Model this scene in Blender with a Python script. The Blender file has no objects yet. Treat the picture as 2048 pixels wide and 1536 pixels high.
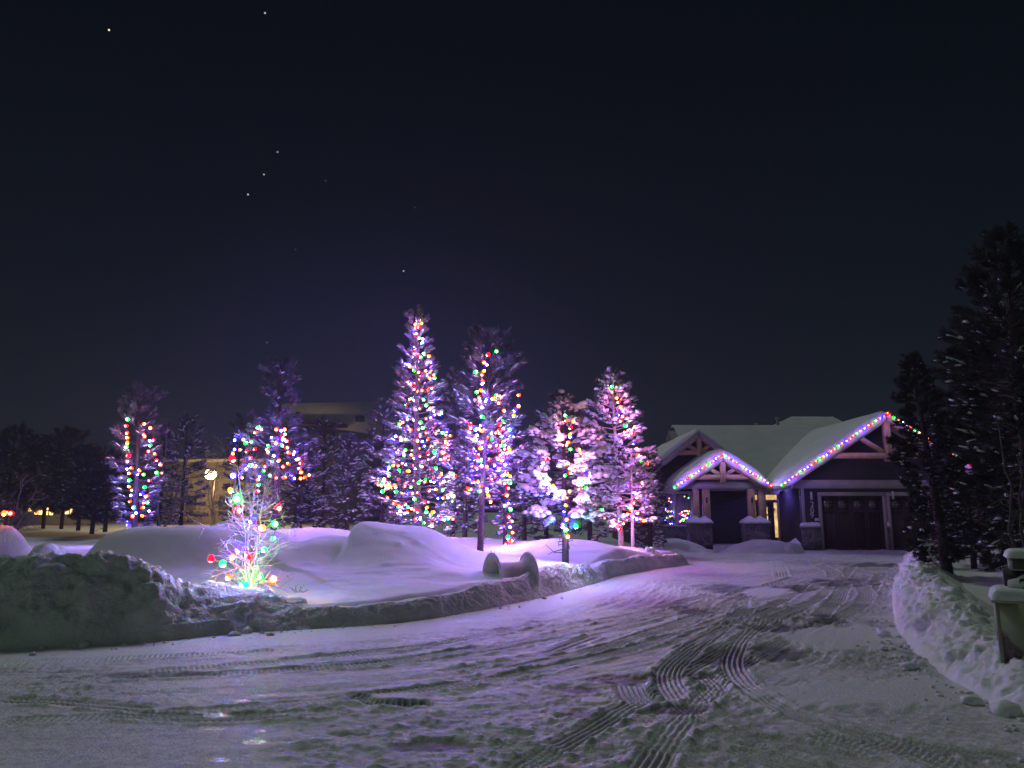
import bpy, bmesh, math, random
import numpy as np

# ------------------------------------------------------------------ camera, world, sun, exposure
SC = bpy.context.scene
FPX, HC = 1500.0, 1.6                       # focal length in pixels of the 2048 wide photograph, eye height
PITCH = math.atan(257 / FPX)
cam_d = bpy.data.cameras.new("camera")
cam = bpy.data.objects.new("camera", cam_d)
SC.collection.objects.link(cam)
cam_d.sensor_width = 36.0
cam_d.lens = FPX / 2048 * 36
cam_d.clip_start, cam_d.clip_end = 0.1, 3000
cam.location = (0, 0, HC)
cam.rotation_euler = (math.pi / 2 + PITCH, 0, 0)
SC.camera = cam
SC.view_settings.view_transform = 'Standard'
SC.view_settings.look = 'None'
SC.view_settings.exposure = 0.5
SC.view_settings.gamma = 1.0
SC.cycles.use_denoising = True
SC.cycles.max_bounces = 5
SC.cycles.diffuse_bounces = 2
SC.cycles.glossy_bounces = 3
SC.cycles.sample_clamp_indirect = 3.0
SC.cycles.use_light_tree = True
SC.cycles.filter_width = 1.5

W = bpy.data.worlds.new("World")
SC.world = W
W.use_nodes = True


def build_world():
    nt = W.node_tree
    nt.nodes.clear()
    N, L = nt.nodes.new, nt.links.new
    out = N('ShaderNodeOutputWorld')
    bg = N('ShaderNodeBackground')
    tc = N('ShaderNodeTexCoord')
    sep = N('ShaderNodeSeparateXYZ')
    L(tc.outputs['Generated'], sep.inputs[0])
    ramp = N('ShaderNodeValToRGB')
    e = ramp.color_ramp.elements
    e[0].position, e[0].color = 0.0, (0.0073, 0.0110, 0.0182, 1)
    e[1].position, e[1].color = 1.0, (0.0006, 0.0016, 0.0031, 1)
    for p, c in ((0.12, (0.0061, 0.0103, 0.0168, 1)), (0.28, (0.0032, 0.0068, 0.0108, 1)), (0.5, (0.0015, 0.0038, 0.0064, 1))):
        k = e.new(p)
        k.color = c
    L(sep.outputs['Z'], ramp.inputs[0])
    # violet air glow round the lit trees, painted into the sky left of middle
    glow = N('ShaderNodeVectorMath'); glow.operation = 'DOT_PRODUCT'
    g = np.array((-0.17, 0.97, 0.03)); g = g / np.linalg.norm(g)
    glow.inputs[1].default_value = tuple(g)
    L(tc.outputs['Generated'], glow.inputs[0])
    gr_ = N('ShaderNodeMapRange'); gr_.interpolation_type = 'SMOOTHERSTEP'
    gr_.inputs[1].default_value, gr_.inputs[2].default_value = 0.915, 1.0
    L(glow.outputs['Value'], gr_.inputs[0])
    noi = N('ShaderNodeTexNoise'); noi.inputs['Scale'].default_value = 3.0; noi.inputs['Detail'].default_value = 2
    mp = N('ShaderNodeMapping'); mp.inputs['Scale'].default_value = (1, 1, 4)
    L(tc.outputs['Generated'], mp.inputs[0]); L(mp.outputs[0], noi.inputs['Vector'])
    nm = N('ShaderNodeMapRange'); nm.inputs[3].default_value, nm.inputs[4].default_value = 0.65, 1.35
    L(noi.outputs[0], nm.inputs[0])
    gm = N('ShaderNodeMath'); gm.operation = 'MULTIPLY'
    L(gr_.outputs[0], gm.inputs[0]); L(nm.outputs[0], gm.inputs[1])
    mix = N('ShaderNodeMix'); mix.data_type = 'RGBA'; mix.blend_type = 'ADD'
    L(gm.outputs[0], mix.inputs[0]); L(ramp.outputs[0], mix.inputs[6])
    mix.inputs[7].default_value = (0.0045, 0.0035, 0.019, 1)
    last = mix.outputs[2]
    # green sky glow added behind the viewer, for unseen street light on front faces
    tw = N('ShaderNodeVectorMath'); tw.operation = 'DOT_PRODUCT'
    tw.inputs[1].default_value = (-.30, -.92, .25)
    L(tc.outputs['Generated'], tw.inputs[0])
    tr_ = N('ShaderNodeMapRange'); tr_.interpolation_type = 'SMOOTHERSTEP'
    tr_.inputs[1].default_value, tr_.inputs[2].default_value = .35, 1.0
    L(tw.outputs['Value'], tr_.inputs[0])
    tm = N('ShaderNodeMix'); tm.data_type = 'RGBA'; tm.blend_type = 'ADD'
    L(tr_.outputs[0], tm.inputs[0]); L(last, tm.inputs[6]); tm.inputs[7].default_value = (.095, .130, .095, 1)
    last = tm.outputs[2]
    # a handful of stars
    stars = [(218, 60, (1, .93, .75), 1.0), (530, 26, (.8, .9, 1), .55), (555, 304, (.8, .9, 1), .35), (528, 349, (.8, .95, 1), .45),
             (496, 389, (.85, 1, .9), .55), (807, 542, (.85, .88, 1), .6), (591, 499, (.8, .9, 1), .12), (534, 685, (.8, .9, 1), .2),
             (830, 415, (.8, .9, 1), .12), (651, 361, (.8, .9, 1), .10)]
    for px, py, c, s in stars:
        d = np.array(ray(px, py)); d = d / np.linalg.norm(d)
        v = N('ShaderNodeVectorMath'); v.operation = 'DISTANCE'
        v.inputs[1].default_value = tuple(d)
        nrm = N('ShaderNodeVectorMath'); nrm.operation = 'NORMALIZE'
        L(tc.outputs['Generated'], nrm.inputs[0]); L(nrm.outputs[0], v.inputs[0])
        lt = N('ShaderNodeMath'); lt.operation = 'LESS_THAN'; lt.inputs[1].default_value = 0.0010
        L(v.outputs['Value'], lt.inputs[0])
        m = N('ShaderNodeMix'); m.data_type = 'RGBA'; m.blend_type = 'ADD'
        L(lt.outputs[0], m.inputs[0]); L(last, m.inputs[6])
        m.inputs[7].default_value = (c[0] * s * 1.5, c[1] * s * 1.5, c[2] * s * 1.5, 1)
        last = m.outputs[2]
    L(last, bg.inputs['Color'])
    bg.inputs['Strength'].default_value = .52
    L(bg.outputs[0], out.inputs['Surface'])


def ray(px, py):
    u, v = (px - 1024) / FPX, (768 - py) / FPX
    c, s = math.cos(PITCH), math.sin(PITCH)
    return (u, c - v * s, s + v * c)


build_world()
sun_d = bpy.data.lights.new("night_fill", 'SUN')  # faint fill added to lift the dark ground, no such source in view
sun_d.energy = 0.31
sun_d.angle = math.radians(10)
sun_d.color = (0.84, 1.0, 0.86)
sun = bpy.data.objects.new("night_fill", sun_d)
SC.collection.objects.link(sun)
SUN_EL, SUN_AZ = math.radians(48), math.radians(338)     # high, ahead and to the left
_dx, _dy = math.sin(SUN_AZ) * math.cos(SUN_EL), math.cos(SUN_AZ) * math.cos(SUN_EL)
from mathutils import Vector, Matrix
sun.rotation_euler = Vector((-_dx, -_dy, -math.sin(SUN_EL))).to_track_quat('-Z', 'Y').to_euler()


# ------------------------------------------------------------------ helpers
def at(px, py, Y):
    """world point that a pixel of the photograph shows at depth Y"""
    r = ray(px, py)
    k = Y / r[1]
    return np.array((r[0] * k, Y, HC + r[2] * k))


def gr(px, py, z=0.0):
    """world point on the level z"""
    r = ray(px, py)
    k = (z - HC) / r[2]
    return np.array((r[0] * k, r[1] * k, z))


def link_mesh(name, V, F, mat, parent=None, smooth=False):
    """V (n,3); F list of arrays of equal-sided faces"""
    me = bpy.data.meshes.new(name)
    V = np.asarray(V, dtype=np.float32).reshape(-1, 3)
    if not isinstance(F, list):
        F = [F]
    F = [np.asarray(f, dtype=np.int32) for f in F if len(f)]
    loops = np.concatenate([f.ravel() for f in F])
    starts, o = [], 0
    for f in F:
        n, k = f.shape
        starts.append(o + np.arange(n, dtype=np.int32) * k)
        o += n * k
    starts = np.concatenate(starts)
    me.vertices.add(len(V))
    me.vertices.foreach_set('co', V.ravel())
    me.loops.add(len(loops))
    me.loops.foreach_set('vertex_index', loops)
    me.polygons.add(len(starts))
    me.polygons.foreach_set('loop_start', starts)
    me.update(calc_edges=True)
    if smooth:
        me.polygons.foreach_set('use_smooth', np.ones(len(starts), dtype=bool))
    if mat:
        me.materials.append(mat)
    o = bpy.data.objects.new(name, me)
    SC.collection.objects.link(o)
    if parent is not None:
        o.parent = parent
    return o


class MB:
    """collects shapes that become ONE mesh"""
    def __init__(s):
        s.V, s.Q, s.T, s.n = [], [], [], 0

    def add(s, V, quads=None, tris=None):
        V = np.asarray(V, float).reshape(-1, 3)
        if quads is not None and len(quads):
            s.Q.append(np.asarray(quads) + s.n)
        if tris is not None and len(tris):
            s.T.append(np.asarray(tris) + s.n)
        s.V.append(V)
        s.n += len(V)

    def box(s, x0, x1, y0, y1, z0, z1, rot=0.0, c=None):
        V = np.array([(x, y, z) for z in (z0, z1) for y in (y0, y1) for x in (x0, x1)], float)
        if rot:
            cx, cy = c if c else ((x0 + x1) / 2, (y0 + y1) / 2)
            d = V[:, :2] - (cx, cy)
            ca, sa = math.cos(rot), math.sin(rot)
            V[:, 0], V[:, 1] = cx + d[:, 0] * ca - d[:, 1] * sa, cy + d[:, 0] * sa + d[:, 1] * ca
        s.add(V, [(0, 2, 3, 1), (4, 5, 7, 6), (0, 1, 5, 4), (2, 6, 7, 3), (0, 4, 6, 2), (1, 3, 7, 5)])
        return s

    def bar(s, p, q, w, d):
        """rectangular bar in the xz plane from p=(x,z) to q, width w, y from d[0] to d[1]"""
        p, q = np.array(p, float), np.array(q, float)
        t = (q - p) / np.linalg.norm(q - p)
        n = np.array((-t[1], t[0])) * w / 2
        c = [p - n, q - n, q + n, p + n]
        s.prism([tuple(k) for k in c], d[0], d[1])
        return s

    def prism(s, poly, y0, y1):
        """polygon in xz (list of (x,z)), extruded along y; fan caps (convex polygons)"""
        n = len(poly)
        V = [(x, y0, z) for x, z in poly] + [(x, y1, z) for x, z in poly]
        Q = [(i, (i + 1) % n, n + (i + 1) % n, n + i) for i in range(n)]
        T = [(0, i + 1, i) for i in range(1, n - 1)] + [(n, n + i, n + i + 1) for i in range(1, n - 1)]
        s.add(V, Q, T)
        return s

    def tube(s, P, R, k=6, cap=True):
        P = np.asarray(P, float)
        R = np.broadcast_to(np.asarray(R, float), (len(P),))
        T = np.gradient(P, axis=0)
        T /= np.linalg.norm(T, axis=1)[:, None] + 1e-9
        ref = np.array((0, 0, 1.0)) if abs(T[:, 2]).mean() < .8 else np.array((1.0, 0.13, 0))
        A = np.cross(T, ref); A /= np.linalg.norm(A, axis=1)[:, None] + 1e-9
        B = np.cross(T, A)
        a = np.arange(k) * 2 * math.pi / k
        V = P[:, None, :] + R[:, None, None] * (np.cos(a)[None, :, None] * A[:, None, :] + np.sin(a)[None, :, None] * B[:, None, :])
        m = len(P)
        i, j = np.meshgrid(np.arange(m - 1), np.arange(k), indexing='ij')
        Q = np.stack([i * k + j, i * k + (j + 1) % k, (i + 1) * k + (j + 1) % k, (i + 1) * k + j], -1).reshape(-1, 4)
        V = V.reshape(-1, 3)
        Tt = None
        if cap:
            V = np.vstack([V, P[:1], P[-1:]])
            c0, c1 = m * k, m * k + 1
            Tt = [(c0, (q + 1) % k, q) for q in range(k)] + [(c1, (m - 1) * k + q, (m - 1) * k + (q + 1) % k) for q in range(k)]
        s.add(V, Q, Tt)
        return s

    def lathe(s, prof, k=24, M=None, closed=False):
        """profile [(r,z)] round local z, placed by 4x4 M"""
        m = len(prof)
        a = np.arange(k) * 2 * math.pi / k
        V = np.array([[(r * math.cos(t), r * math.sin(t), z) for t in a] for r, z in prof]).reshape(-1, 3)
        Q = []
        for i in range(m if closed else m - 1):
            for j in range(k):
                i2 = (i + 1) % m
                Q.append((i * k + j, i * k + (j + 1) % k, i2 * k + (j + 1) % k, i2 * k + j))
        if M is not None:
            V = np.array([tuple(M @ Vector(v)) for v in V])
        s.add(V, Q)
        return s

    def build(s, name, mat, parent=None, smooth=False):
        F = []
        if s.Q: F.append(np.concatenate(s.Q))
        if s.T: F.append(np.concatenate(s.T))
        return link_mesh(name, np.concatenate(s.V), F, mat, parent, smooth)


def tag(o, label=None, cat=None, group=None, kind=None):
    if label: o['label'] = label
    if cat: o['category'] = cat
    if group: o['group'] = group
    if kind: o['kind'] = kind
    return o


def thing(name, label, cat, loc=(0, 0, 0), rz=0.0, group=None):
    o = bpy.data.objects.new(name, None)
    o.empty_display_size = .2
    SC.collection.objects.link(o)
    o.location = tuple(float(v) for v in loc)
    o.rotation_euler = (0, 0, rz)
    return tag(o, label, cat, group)


def dup(root, loc, rz=0.0, sc=(1, 1, 1), label=None, group=None):
    r = root.copy()
    SC.collection.objects.link(r)
    r.location, r.rotation_euler, r.scale = tuple(float(v) for v in loc), (0, 0, rz), sc
    if label: r['label'] = label
    if group: r['group'] = group
    for ch in list(root.children):
        c = ch.copy()
        SC.collection.objects.link(c)
        c.parent = r
        for g in ch.children:
            d = g.copy()
            SC.collection.objects.link(d)
            d.parent = c
    return r


# noise
_rt = np.random.RandomState(7).rand(5, 256, 256)


def vn(x, y, k=0):
    ix, iy = np.floor(x).astype(int), np.floor(y).astype(int)
    fx, fy = x - ix, y - iy
    fx, fy = fx * fx * (3 - 2 * fx), fy * fy * (3 - 2 * fy)
    T = _rt[k]
    a, b = T[ix & 255, iy & 255], T[(ix + 1) & 255, iy & 255]
    c, d = T[ix & 255, (iy + 1) & 255], T[(ix + 1) & 255, (iy + 1) & 255]
    return (a * (1 - fx) + b * fx) * (1 - fy) + (c * (1 - fx) + d * fx) * fy - .5


def fbm(x, y, o=4, k=0):
    r, a, t = 0, 1.0, 0
    for i in range(o):
        r = r + a * vn(x * 2 ** i + 17.3 * i, y * 2 ** i + 9.1 * i, (k + i) % 5)
        t += a
        a *= .5
    return r / t * 2


def worley(x, y):
    ix, iy = np.floor(x).astype(int), np.floor(y).astype(int)
    best = np.full(np.shape(x), 9.0)
    for dx in (-1, 0, 1):
        for dy in (-1, 0, 1):
            cx, cy = ix + dx, iy + dy
            px = cx + _rt[3][cx & 255, cy & 255]
            py = cy + _rt[4][cx & 255, cy & 255]
            best = np.minimum(best, (px - x) ** 2 + (py - y) ** 2)
    return np.sqrt(best)


def cells(x, y):
    """distance to the nearest scattered point and that point's own random number"""
    ix, iy = np.floor(x).astype(int), np.floor(y).astype(int)
    best = np.full(np.shape(x), 9.0); rid = np.zeros(np.shape(x))
    for dx in (-1, 0, 1):
        for dy in (-1, 0, 1):
            cx, cy = ix + dx, iy + dy
            d = (cx + _rt[3][cx & 255, cy & 255] - x) ** 2 + (cy + _rt[4][cx & 255, cy & 255] - y) ** 2
            m = d < best
            best = np.where(m, d, best); rid = np.where(m, _rt[1][cx & 255, cy & 255], rid)
    return np.sqrt(best), rid


def chunk(u, v, k=0.0, cw=1.0, bil=0.0):
    """clods of plowed snow of many sizes, in metres"""
    u, v = u + .16 * fbm(u * 2.1 + k, v * 2.1, 3, 1), v + .16 * fbm(u * 2.1, v * 2.1 + k, 3, 2)
    r = 0
    for f, a, p in ((1.3, .07, .35), (3.1, .035, .6), (7.0, .03, .6), (15.0, .022, .5)):
        F, R = cells(u * f + k * 3.1, v * f + k)
        r = r + cw * a * np.clip((R - p) / (1 - p), 0, 1) ** .7 * np.clip(1.05 - F * 1.3, 0, 1) ** .6
    for f, a in ((1.7, .10), (4.1, .062), (9.3, .036), (19.0, .018)):
        q = .5 - np.abs(vn(u * f + k * 1.7, v * f * 1.15, 0) + .5 * vn(u * f * 2.3, v * f * 2.1 + k, 1))
        r = r + a * ((q - .3) * (1 - bil) + bil * 1.25 * (.22 - q))
    return r + .06 * fbm(u * 2.6 + k, v * 3.2, 4)


def ridge(name, label, P, C, Wd, back, side, mats, dirty_to, k, ds=.032, rough=1.0, z_end=-.06, cw=1.0, fs=1.0, bil=0.0):
    """a plowed ridge along path P: foot on P, steep clod covered face, crest, slope down behind (side +1: to the left of the path)"""
    P = smooth_poly(P, 90)
    S = np.concatenate([[0], np.cumsum(np.hypot(*np.diff(P, axis=0).T))])
    s = np.arange(0, S[-1], ds)
    c = np.stack([np.interp(s, S, P[:, i]) for i in range(2)], 1)
    tg = np.gradient(c, axis=0); tg = unit2(tg)
    for _ in range(30):
        tg[1:-1] = (tg[:-2] + tg[1:-1] * 2 + tg[2:]) / 4
    nd = np.stack([-tg[:, 1], tg[:, 0]], 1) * side
    H, w, bk = C(s, c), Wd(s), back(s)
    nv = 70
    v = np.linspace(0, 1, nv)
    vf = .50                                         # share of the profile that is the face
    o = np.where(v < vf, (v / vf) ** 1.0, 1.0)
    fz = np.where(v < vf, np.sin(np.clip(v / vf, 0, 1) * math.pi / 2) ** .9, 1.0)
    b = np.clip((v - vf) / (1 - vf), 0, 1)
    O = w[None, :] * o[:, None] + bk[None, :] * b[:, None]
    Z = H[None, :] * fz[:, None] * (1 - b[:, None] ** 1.4) + (b[:, None] ** 1.4) * z_end
    Z = Z - .05 * (1 - np.clip(v / .08, 0, 1))[:, None]
    U = np.repeat(s[None, :], nv, 0)
    A = np.cumsum(np.concatenate([np.zeros((1, len(s))), np.hypot(np.diff(O, axis=0), np.diff(Z, axis=0))]), 0)
    dO, dZ = np.gradient(O, axis=0), np.gradient(Z, axis=0)
    L_ = np.hypot(dO, dZ) + 1e-9
    nO, nZ = -dZ / L_, dO / L_
    m = sst(.0, .12, v) * (1 - sst(vf + .06, vf + .28, v))
    D = rough * chunk(U * fs, A * fs, k, cw, bil) / fs * m[:, None] * np.clip(H / .45, .5, 1.5)[None, :]
    D = D - .04 * rough * m[:, None]
    O2, Z2 = O + nO * D, Z + nZ * D
    X = c[None, :, 0] + nd[None, :, 0] * O2
    Y = c[None, :, 1] + nd[None, :, 1] * O2
    F = grid_faces(nv, len(s))
    if side < 0:
        F = F[:, ::-1]
    ob = link_mesh(name, np.stack([X, Y, zg(X, Y) + Z2], -1), F, mats[0], None, True)
    if len(mats) > 1:
        ob.data.materials.append(mats[1])
        q = (v[:, None] + .10 * fbm(U * 2.2, A * 2.2 + k, 3) > dirty_to)[:-1, :-1]
        ob.data.polygons.foreach_set('material_index', q.astype(np.int32).ravel())
    return tag(ob, label, 'snowbank')


def unit2(v):
    return v / (np.linalg.norm(v, axis=-1, keepdims=True) + 1e-9)


def sst(a, b, x):
    t = np.clip((x - a) / (b - a), 0, 1)
    return t * t * (3 - 2 * t)


# ------------------------------------------------------------------ materials
MATS = {}


def mat(name, col, rough=.8, bump=None, var=None, spec=.3, metal=0.0, emit=None, sheen=None):
    """col base; var=(col2, scale[, detail]) noise mix; bump=(scale, strength, dist)"""
    if name in MATS:
        return MATS[name]
    m = bpy.data.materials.new(name)
    m.use_nodes = True
    nt = m.node_tree
    N, L = nt.nodes.new, nt.links.new
    b = nt.nodes['Principled BSDF']
    b.inputs['Base Color'].default_value = (*col, 1)
    b.inputs['Roughness'].default_value = rough
    b.inputs['Specular IOR Level'].default_value = spec
    b.inputs['Metallic'].default_value = metal
    tc = N('ShaderNodeTexCoord')
    if var:
        n = N('ShaderNodeTexNoise')
        n.inputs['Scale'].default_value = var[1]
        n.inputs['Detail'].default_value = var[2] if len(var) > 2 else 4
        L(tc.outputs['Object'], n.inputs['Vector'])
        r = N('ShaderNodeMapRange')
        r.inputs[1].default_value, r.inputs[2].default_value = .36, .64
        L(n.outputs[0], r.inputs[0])
        mx = N('ShaderNodeMix'); mx.data_type = 'RGBA'
        mx.inputs[6].default_value = (*col, 1)
        mx.inputs[7].default_value = (*var[0], 1)
        L(r.outputs[0], mx.inputs[0])
        L(mx.outputs[2], b.inputs['Base Color'])
    if bump:
        n = N('ShaderNodeTexNoise')
        n.inputs['Scale'].default_value = bump[0]
        n.inputs['Detail'].default_value = 5
        L(tc.outputs['Object'], n.inputs['Vector'])
        bp = N('ShaderNodeBump')
        bp.inputs['Strength'].default_value = bump[1]
        bp.inputs['Distance'].default_value = bump[2]
        L(n.outputs[0], bp.inputs['Height'])
        L(bp.outputs[0], b.inputs['Normal'])
    if emit:
        b.inputs['Emission Color'].default_value = (*emit[0], 1)
        b.inputs['Emission Strength'].default_value = emit[1]
    MATS[name] = m
    return m


M_snow = mat('snow', (.80, .81, .83), .75, bump=(28, .35, .02), var=((.74, .75, .78), 1.3))
M_tree_snow = mat('tree_snow', (.82, .83, .85), .7, bump=(40, .4, .01))
M_dirty = mat('plowed_snow', (.76, .79, .77), .85, bump=(22, .8, .05), var=((.58, .60, .59), 3.2, 8))
M_needle = mat('frosted_needles', (.05, .056, .05), .7, var=((.17, .165, .17), 3.4, 6))
M_needle_dark = mat('dark_needles', (.026, .032, .024), .75, var=((.05, .055, .045), 2.5, 6))
M_needle_mid = mat('dusk_needles', (.05, .052, .045), .75, var=((.12, .115, .11), 1.5, 6))
M_bark = mat('pine_bark', (.085, .062, .05), .9, bump=(30, .9, .03), var=((.035, .028, .025), 14, 6))
M_frost_bark = mat('frosted_bark', (.34, .30, .28), .8, bump=(60, .5, .01), var=((.62, .62, .62), 22, 5))
M_cord = mat('green_cord', (.012, .03, .016), .5)
M_timber = mat('stained_timber', (.56, .35, .22), .6, bump=(14, .3, .01), var=((.44, .27, .17), 5, 8))
M_trim = mat('painted_trim', (.42, .36, .35), .6, var=((.36, .31, .30), 3))
M_white = mat('white_frame', (.72, .72, .72), .45)
M_black = mat('black_metal', (.02, .02, .022), .45)
M_concrete = mat('grey_concrete', (.58, .59, .57), .85, bump=(26, .5, .015), var=((.44, .45, .43), 5, 7))
M_metal = mat('galvanised_metal', (.4, .4, .4), .4, metal=.9)


def m_siding():
    m = mat('lap_siding', (.042, .034, .039), .7, var=((.034, .028, .032), 2))
    nt = m.node_tree
    N, L = nt.nodes.new, nt.links.new
    tc = N('ShaderNodeTexCoord')
    sp = N('ShaderNodeSeparateXYZ'); L(tc.outputs['Object'], sp.inputs[0])
    mu = N('ShaderNodeMath'); mu.operation = 'MULTIPLY'; mu.inputs[1].default_value = 8.0
    L(sp.outputs['Z'], mu.inputs[0])
    fr = N('ShaderNodeMath'); fr.operation = 'FRACT'; L(mu.outputs[0], fr.inputs[0])
    bp = N('ShaderNodeBump'); bp.inputs['Distance'].default_value = .03; bp.inputs['Strength'].default_value = 1
    bp.invert = True
    L(fr.outputs[0], bp.inputs['Height'])
    L(bp.outputs[0], nt.nodes['Principled BSDF'].inputs['Normal'])
    return m


def m_stone():
    m = bpy.data.materials.new('field_stone'); m.use_nodes = True
    nt = m.node_tree; N, L = nt.nodes.new, nt.links.new
    b = nt.nodes['Principled BSDF']
    tc = N('ShaderNodeTexCoord')
    mp = N('ShaderNodeMapping'); mp.inputs['Scale'].default_value = (3.2, 3.2, 4.8)
    L(tc.outputs['Object'], mp.inputs[0])
    v = N('ShaderNodeTexVoronoi'); L(mp.outputs[0], v.inputs['Vector']); v.inputs['Scale'].default_value = 1
    e = N('ShaderNodeTexVoronoi'); e.feature = 'DISTANCE_TO_EDGE'; L(mp.outputs[0], e.inputs['Vector']); e.inputs['Scale'].default_value = 1
    r = N('ShaderNodeValToRGB')
    els = r.color_ramp.elements
    els[0].color, els[1].color = (.07, .06, .06, 1), (.22, .19, .18, 1)
    k = els.new(.5); k.color = (.12, .10, .10, 1)
    sep = N('ShaderNodeSeparateColor'); L(v.outputs['Color'], sep.inputs[0]); L(sep.outputs[0], r.inputs[0])
    mr = N('ShaderNodeMapRange'); mr.inputs[1].default_value, mr.inputs[2].default_value = 0.0, .08
    L(e.outputs['Distance'], mr.inputs[0])
    mx = N('ShaderNodeMix'); mx.data_type = 'RGBA'; mx.inputs[6].default_value = (.24, .22, .21, 1)
    L(mr.outputs[0], mx.inputs[0]); L(r.outputs[0], mx.inputs[7])
    L(mx.outputs[2], b.inputs['Base Color'])
    bp = N('ShaderNodeBump'); bp.inputs['Distance'].default_value = .04
    L(mr.outputs[0], bp.inputs['Height']); L(bp.outputs[0], b.inputs['Normal'])
    b.inputs['Roughness'].default_value = .85
    return m


def m_glass(name, col=(.012, .012, .016), emit=None):
    m = mat(name, col, .03, spec=.9, emit=emit)
    m.node_tree.nodes['Principled BSDF'].inputs['Specular IOR Level'].default_value = 1.0
    m.node_tree.nodes['Principled BSDF'].inputs['IOR'].default_value = 2.0
    return m


def m_lit(name, col, s, col2=None):
    """a lit pane: warm emission, uneven as a room behind a curtain is"""
    m = bpy.data.materials.new(name); m.use_nodes = True
    nt = m.node_tree; N, L = nt.nodes.new, nt.links.new
    b = nt.nodes['Principled BSDF']
    b.inputs['Base Color'].default_value = (.05, .045, .04, 1)
    tc = N('ShaderNodeTexCoord')
    n = N('ShaderNodeTexNoise'); n.inputs['Scale'].default_value = 2.2; L(tc.outputs['Object'], n.inputs['Vector'])
    mx = N('ShaderNodeMix'); mx.data_type = 'RGBA'
    mx.inputs[6].default_value = (*col, 1); mx.inputs[7].default_value = (*(col2 or tuple(.45 * c for c in col)), 1)
    r = N('ShaderNodeMapRange'); r.inputs[1].default_value, r.inputs[2].default_value = .4, .62
    L(n.outputs[0], r.inputs[0]); L(r.outputs[0], mx.inputs[0])
    L(mx.outputs[2], b.inputs['Emission Color']); b.inputs['Emission Strength'].default_value = s
    return m


M_siding, M_stone = m_siding(), m_stone()
M_glass = m_glass('dark_glass')


def m_clear():
    m = bpy.data.materials.new('clear_pane'); m.use_nodes = True
    nt = m.node_tree; N, L = nt.nodes.new, nt.links.new
    nt.nodes.clear()
    out, mx, tr, gl = N('ShaderNodeOutputMaterial'), N('ShaderNodeMixShader'), N('ShaderNodeBsdfTransparent'), N('ShaderNodeBsdfGlossy')
    gl.inputs['Roughness'].default_value = .02
    mx.inputs[0].default_value = .12
    L(tr.outputs[0], mx.inputs[1]); L(gl.outputs[0], mx.inputs[2]); L(mx.outputs[0], out.inputs[0])
    return m


M_clear = m_clear()
M_lit = m_lit('lit_glass', (1.0, .62, .22), 1.1)

# bulbs: a coloured lens with a hotter end where the diode sits
BULB_COL = {'green': ((.0006, 1.0, .012), (.24, 1.0, .42)), 'red': ((1.0, .0004, .002), (1.0, .20, .17)), 'orange': ((1.0, .012, .0005), (1.0, .46, .14)),
            'blue': ((.0010, .0004, 1.0), (.24, .24, 1.0)), 'yellow': ((1.0, .05, .001), (1.0, .62, .20))}
BULB_GAIN = {'green': .62, 'red': .43, 'orange': .42, 'blue': 3.6, 'yellow': .52}
SEQ = ['green', 'red', 'orange', 'blue', 'yellow']


def m_bulb(col, K):
    m = bpy.data.materials.new('bulb_' + col); m.use_nodes = True
    nt = m.node_tree; N, L = nt.nodes.new, nt.links.new
    nt.nodes.clear()
    out = N('ShaderNodeOutputMaterial'); em = N('ShaderNodeEmission')
    tc = N('ShaderNodeTexCoord'); sp = N('ShaderNodeSeparateXYZ'); L(tc.outputs['Object'], sp.inputs[0])
    r = N('ShaderNodeMapRange'); r.interpolation_type = 'SMOOTHSTEP'
    r.inputs[1].default_value, r.inputs[2].default_value = .5, 1.0
    L(sp.outputs['Z'], r.inputs[0])
    a, h = BULB_COL[col]
    g = BULB_GAIN[col]
    mx = N('ShaderNodeMix'); mx.data_type = 'RGBA'
    mx.inputs[6].default_value = (*a, 1); mx.inputs[7].default_value = (*h, 1)
    L(r.outputs[0], mx.inputs[0])
    st = N('ShaderNodeMapRange'); st.inputs[3].default_value, st.inputs[4].default_value = K * g * .75, K * g * 1.5
    L(r.outputs[0], st.inputs[0])
    L(mx.outputs[2], em.inputs[0]); L(st.outputs[0], em.inputs[1]); L(em.outputs[0], out.inputs[0])
    return m


_bm = bmesh.new(); bmesh.ops.create_icosphere(_bm, subdivisions=2, radius=1.0)
ICO2_V = np.array([v.co[:] for v in _bm.verts]); ICO2_F = np.array([[v.index for v in f.verts] for f in _bm.faces]); _bm.free()
_bm = bmesh.new(); bmesh.ops.create_icosphere(_bm, subdivisions=1, radius=1.0)
ICO1_V = np.array([v.co[:] for v in _bm.verts]); ICO1_F = np.array([[v.index for v in f.verts] for f in _bm.faces]); _bm.free()


def bulb_meshes(K):
    d = {}
    for c in SEQ:
        V = ICO2_V.copy()
        V[:, :2] *= .86
        V[:, 2] = np.where(V[:, 2] < 0, V[:, 2] * 1.25, V[:, 2])     # drop shape
        o = link_mesh('bulb', V, ICO2_F, m_bulb(c, K), None, True)
        d[c] = o.data
        bpy.data.objects.remove(o)
    return d


BULBS = bulb_meshes(66.0)
BULBS_BIG = bulb_meshes(130.0)
BULBS_HOUSE = bulb_meshes(26.0)
rng = random.Random(11)


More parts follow.
